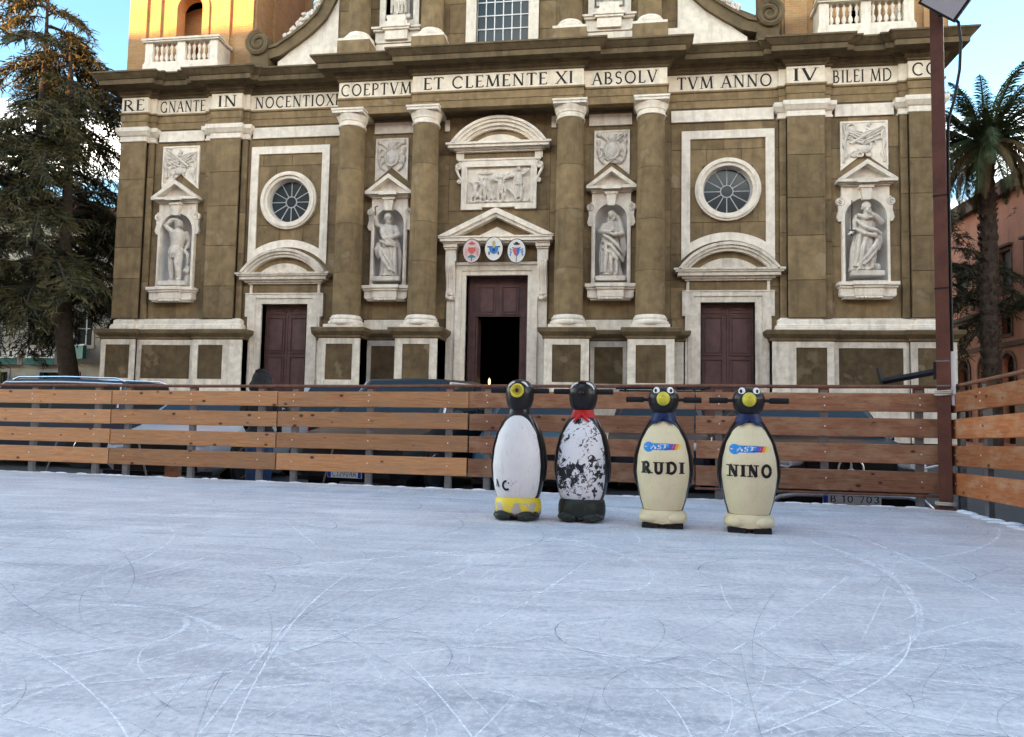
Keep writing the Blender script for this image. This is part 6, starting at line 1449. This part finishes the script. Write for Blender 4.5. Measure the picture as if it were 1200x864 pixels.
for x in ax_:
    wn_ = MB()
    for z0, z1, hw in ((5.95, 7.0, .42), (8.2, 10.3, .52)):
        wn_.box(x-hw-.12, x-hw, -.05, .1, z0-.1, z1+.1).box(x+hw, x+hw+.12, -.05, .1, z0-.1, z1+.1).box(x-hw, x+hw, -.05, .1, z1, z1+.12).box(x-hw-.14, x+hw+.14, -.10, .1, z0-.16, z0-.001)
    wn_.box(x-.72, x+.72, -.22, .02, 10.5, 10.62)
    wo_ = wn_.build('window', M['pinktrim'], bp)
    MB().box(x-.42, x-.01, .22, .26, 5.95, 7.0).box(x+.01, x+.42, .22, .26, 5.95, 7.0).build('pane', M['glass'], wo_)
    MB().box(x-.52, x-.02, .12, .16, 8.2, 10.3).box(x+.02, x+.52, .12, .16, 8.2, 10.3).build('shutter', M['shutter'], wo_)
    aw = MB().arc(x, 4.35, .62, .78, 0, pi, -.06, .02, 16).box(x-.78, x-.62, -.06, .02, .3, 4.35).box(x+.62, x+.78, -.06, .02, .3, 4.35).build('arch', M['pinktrim'], bp)
    MB().prism(archpoly(x, .63, .3, 4.35), .3, .34).build('pane', M['shutter'], aw)
    MB().box(x-.03, x+.03, .26, .299, .3, 4.9).box(x-.62, x+.62, .26, .298, 4.3, 4.38).build('bars', M['pinktrim'], aw)
# dark bronze monument on a block, in front of the palm
mon = thing('bronze_monument', 'dark bronze group on a stone block at foot of the palm', 'statue', (17.2, -2.0, GZ))
MB().box(-.7, .7, -.5, .5, 0, .5).box(-.55, .55, -.38, .38, .5, 1.9).box(-.62, .62, -.45, .45, 1.9, 2.05).build('pedestal', M['pinktrim'], mon)
g_ = MB(); 
for x, h in ((-.2, 1.25), (.18, 1.05)):
    g_.tube([(x, 0, 2.0), (x*1.1, 0, 2.0+h*.5), (x*.9, 0, 2.0+h*.82)], [.2, .22, .10], 10); g_.ball((x*.9, -.03, 2.0+h), (.10, .11, .13), 10, 8); g_.tube([(x, -.1, 2.0+h*.75), (x+.22, -.22, 2.0+h*.5), (x+.05, -.30, 2.0+h*.45)], [.07, .06, .04], 7)
for k in range(8): g_.tube([(-.35+.1*k, -.15, 2.05), (-.32+.09*k, -.22, 2.4), (-.2+.06*k, -.15, 2.7)], [.05, .05, .03], 6)
g_.box(-.5, .5, -.36, .36, 1.95, 2.1); remesh(g_, 'figures', plain('dark_bronze', (.035, .035, .03), .5, .4), .03, 1, mon)

M['cream'] = surf('cream_plaster', (.50, .46, .38), (.40, .37, .31), 1.1, .9, .2, 40, .006, streak=(.27, .24, .20), st=.5)
M['teal'] = plain('teal_sign_board', (.015, .13, .12), .4); M['greywall'] = surf('blue_grey_plaster', (.42, .43, .43), (.34, .35, .36), 1.1, .9, .2)
bl_ = thing('cream_building', 'cream plaster town house with shops behind the cedar', 'building', (-45, 12.5, GZ), 0)
hl_ = []; WX = [3.0+3.1*k for k in range(6)]
for x in WX:
    for z0, z1 in ((4.9, 6.9), (8.8, 10.9)): hl_.append([(x-.55, z0), (x+.55, z0), (x+.55, z1), (x-.55, z1)])
DXs = [(3.0, 1.0), (6.1, 1.0), (9.2, 1.0), (12.6, 1.1), (17.0, 1.2)]
for x, hw in DXs: hl_.append([(x-hw, .1), (x+hw, .1), (x+hw, 3.3), (x-hw, 3.3)])
MB().plate([(0, 0), (20.5, 0), (20.5, 12.4), (0, 12.4)], hl_, 0, .4).box(20.1, 20.5, .401, 12, 0, 12.4).box(0, 20.1, 11.6, 12, 0, 12.4).build('wall', M['cream'], bl_)
MB().box(-.3, 21, -.6, 12.4, 12.4, 12.65).prism([(-.3, 12.651), (21, 12.651), (18, 13.6), (2.5, 13.6)], -.5, 12.3).build('roof', M['pinktrim'], bl_)
MB().box(-.05, 20.55, -.08, -.001, 3.9, 4.1).box(-.05, 20.55, -.10, -.001, 7.8, 8.0).box(-.05, 20.55, -.06, -.001, 11.8, 12.1).build('string_course', M['cream'], bl_)
for x in WX:
    for z0, z1 in ((4.9, 6.9), (8.8, 10.9)):
        w_ = MB().box(x-.70, x-.55, -.06, .1, z0-.1, z1+.15).box(x+.55, x+.70, -.06, .1, z0-.1, z1+.15).box(x-.55, x+.55, -.06, .1, z1, z1+.15).box(x-.78, x+.78, -.14, .1, z0-.2, z0-.001).build('window', M['cream'], bl_)
        MB().box(x-.55, x-.03, .2, .24, z0, z1).box(x+.03, x+.55, .2, .24, z0, z1).build('pane', M['glass'], w_)
        MB().box(x-.03, x+.03, .17, .23, z0, z1).box(x-.55, x+.55, .165, .232, (z0+z1)/2-.02, (z0+z1)/2+.02).build('sash', M['whitewin'], w_)
for x, hw in DXs:
    d = MB().box(x-hw-.15, x-hw, -.05, .1, 0, 3.45).box(x+hw, x+hw+.15, -.05, .1, 0, 3.45).box(x-hw, x+hw, -.05, .1, 3.3, 3.45).build('shop_front', M['greywall'], bl_)
    MB().box(x-hw, x+hw, .3, .34, .1, 3.3).build('pane', M['glass'], d)
    bb_ = MB()
    for k in range(1, 4): bb_.box(x-hw+2*hw*k/4-.03, x-hw+2*hw*k/4+.03, .25, .299, .1, 3.3)
    bb_.build('bars', M['shutter'], d)
MB().tube([(7.7, -.1, 0), (7.7, -.1, 12.3)], .07, 8).build('drainpipe', M['pinktrim'], bl_)
# shop signs and displays
def sign(x0, x1, z0, z1, txt, lab, bg=None):
    y = 12.10; s = MB().box(x0, x1, y, y+.36, z0, z1).build('shop_sign', M['whitewin']); tag(s, lab, 'sign', 'shop signs behind the cedar')
    MB().box(x0, x1, y-.03, y-.001, z0, z0+(z1-z0)*.42).build('teal_band', M['teal'], s)
    letters('sign_lettering', M['ink'], text_quads(txt, x0+.1, x1-.1, z0+(z1-z0)*.50, z1-.10, bold=1.5, serif=False, gap=.2), lambda x, z: y-.004, s); return s
sign(-33.3, -30.4, 3.45, 4.35, 'ANT', 'white and teal shop sign left of the cedar trunk'); sign(-29.9, -28.0, 3.45, 4.35, 'AD', 'white and teal shop sign right of the cedar trunk')
sg = MB().box(-.1, .1, -1.3, 1.3, 0, .75).build('shop_sign', M['teal'], None, (-26.6, 11.9, 3.75), (0, 0, radians(62))); tag(sg, 'projecting teal shop sign beside the church corner', 'sign', 'shop signs behind the cedar')
MB().box(-.08, .08, -1.35, 1.35, .751, .83).build('sign_cap', M['whitewin'], sg)
pst = MB().box(-32.1, -31.4, 12.0, 12.06, .5, 3.1).build('poster', plain('yellow_green_poster', (.36, .40, .04), .5)); tag(pst, 'yellow green poster in the shop doorway left of the cedar', 'poster')
pst = MB().box(-26.9, -25.6, 11.2, 11.3, .2, 3.0).build('shutter_board', plain('dull_red_shutter', (.26, .055, .05), .5)); tag(pst, 'dull red shop shutter beside the church corner', 'shutter')
b2 = thing('grey_building', 'pale blue grey house wall squeezed between cedar and church', 'building', (-25.2, 15.5, GZ), radians(20))
hl_ = [[(x-.5, z0), (x+.5, z0), (x+.5, z0+1.9), (x-.5, z0+1.9)] for x in (1.6, 4.2, 6.8) for z0 in (4.6, 8.2)]
MB().plate([(-1, 0), (10, 0), (10, 11.2), (-1, 11.2)], hl_, 0, .4).box(9.6, 10, .401, 8, 0, 11.2).build('wall', M['greywall'], b2)
MB().box(-1.4, 10.4, -.5, 8, 11.2, 11.5).build('roof', M['pinktrim'], b2)
for x in (1.6, 4.2, 6.8):
    for z0 in (4.6, 8.2):
        w_ = MB().box(x-.62, x-.5, -.05, .1, z0, z0+2).box(x+.5, x+.62, -.05, .1, z0, z0+2).box(x-.7, x+.7, -.1, .1, z0-.15, z0-.001).build('window', M['cream'], b2)
        MB().box(x-.5, x+.5, .2, .24, z0, z0+1.9).build('pane', M['glass'], w_)
MB().tube([(2.9, -.08, 0), (2.9, -.08, 11.1)], .06, 8).tube([(-1, -.06, 8.0), (10, -.06, 8.2)], .035, 6).tube([(5.5, -.08, 3), (5.5, -.08, 11)], .05, 6).build('pipes', M['steel'], b2)

# ------------------------------------------------------------------ unseen palazzi added behind the viewer, roof heights stepped to shape the shade
M['ochre'] = surf('ochre_plaster', (.42, .27, .12), (.34, .22, .10), 1.2, .9, .2)
def palazzo(lab, x0, x1, yf, h, mat):
    t = thing('palazzo', lab, 'building', (x0, yf, GZ), 0); w = x1-x0
    n = int(w/4); hl = []; P_ = []
    for k in range(n):
        x = w*(k+.5)/n
        for z in range(5):
            z0 = 1.2+z*(h-3)/5; hl.append([(x-.6, z0), (x+.6, z0), (x+.6, z0+2.0), (x-.6, z0+2.0)]); P_.append((x, z0))
    vs = MB().plate([(0, 0), (w, 0), (w, h), (0, h)], hl, -.4, 0).box(0, w, -12, -.45, 0, h); vs.build('wall', M[mat], t)
    MB().box(-.5, w+.5, -12.5, .6, h, h+.35).build('roof', M['pinktrim'], t)
    pm_ = MB().box(-.6, .6, -.2, -.16, 0, 2.0).mesh('pane', M['glass'])
    for x, z0 in P_: obj('pane', pm_, t, (x, 0, z0))
palazzo('tall unseen palazzo added behind the viewer as sun blocker, far left', -135, -92, -52, 30.0, 'ochre')
palazzo('low unseen palazzo added behind the viewer, letting sun reach the cedar', -91.8, -64.6, -52, 23.9, 'ochre')
palazzo('unseen palazzo with taller roof added behind the viewer as sun blocker', -64.4, -57.6, -52, 26.2, 'cream')
palazzo('tallest unseen palazzo added behind the viewer to shade the upper facade', -57.4, -33.4, -52, 29.5, 'cream')
palazzo('unseen salmon palazzo added behind the viewer as sun blocker, right part', -33.2, 40, -52, 24.9, 'pink')
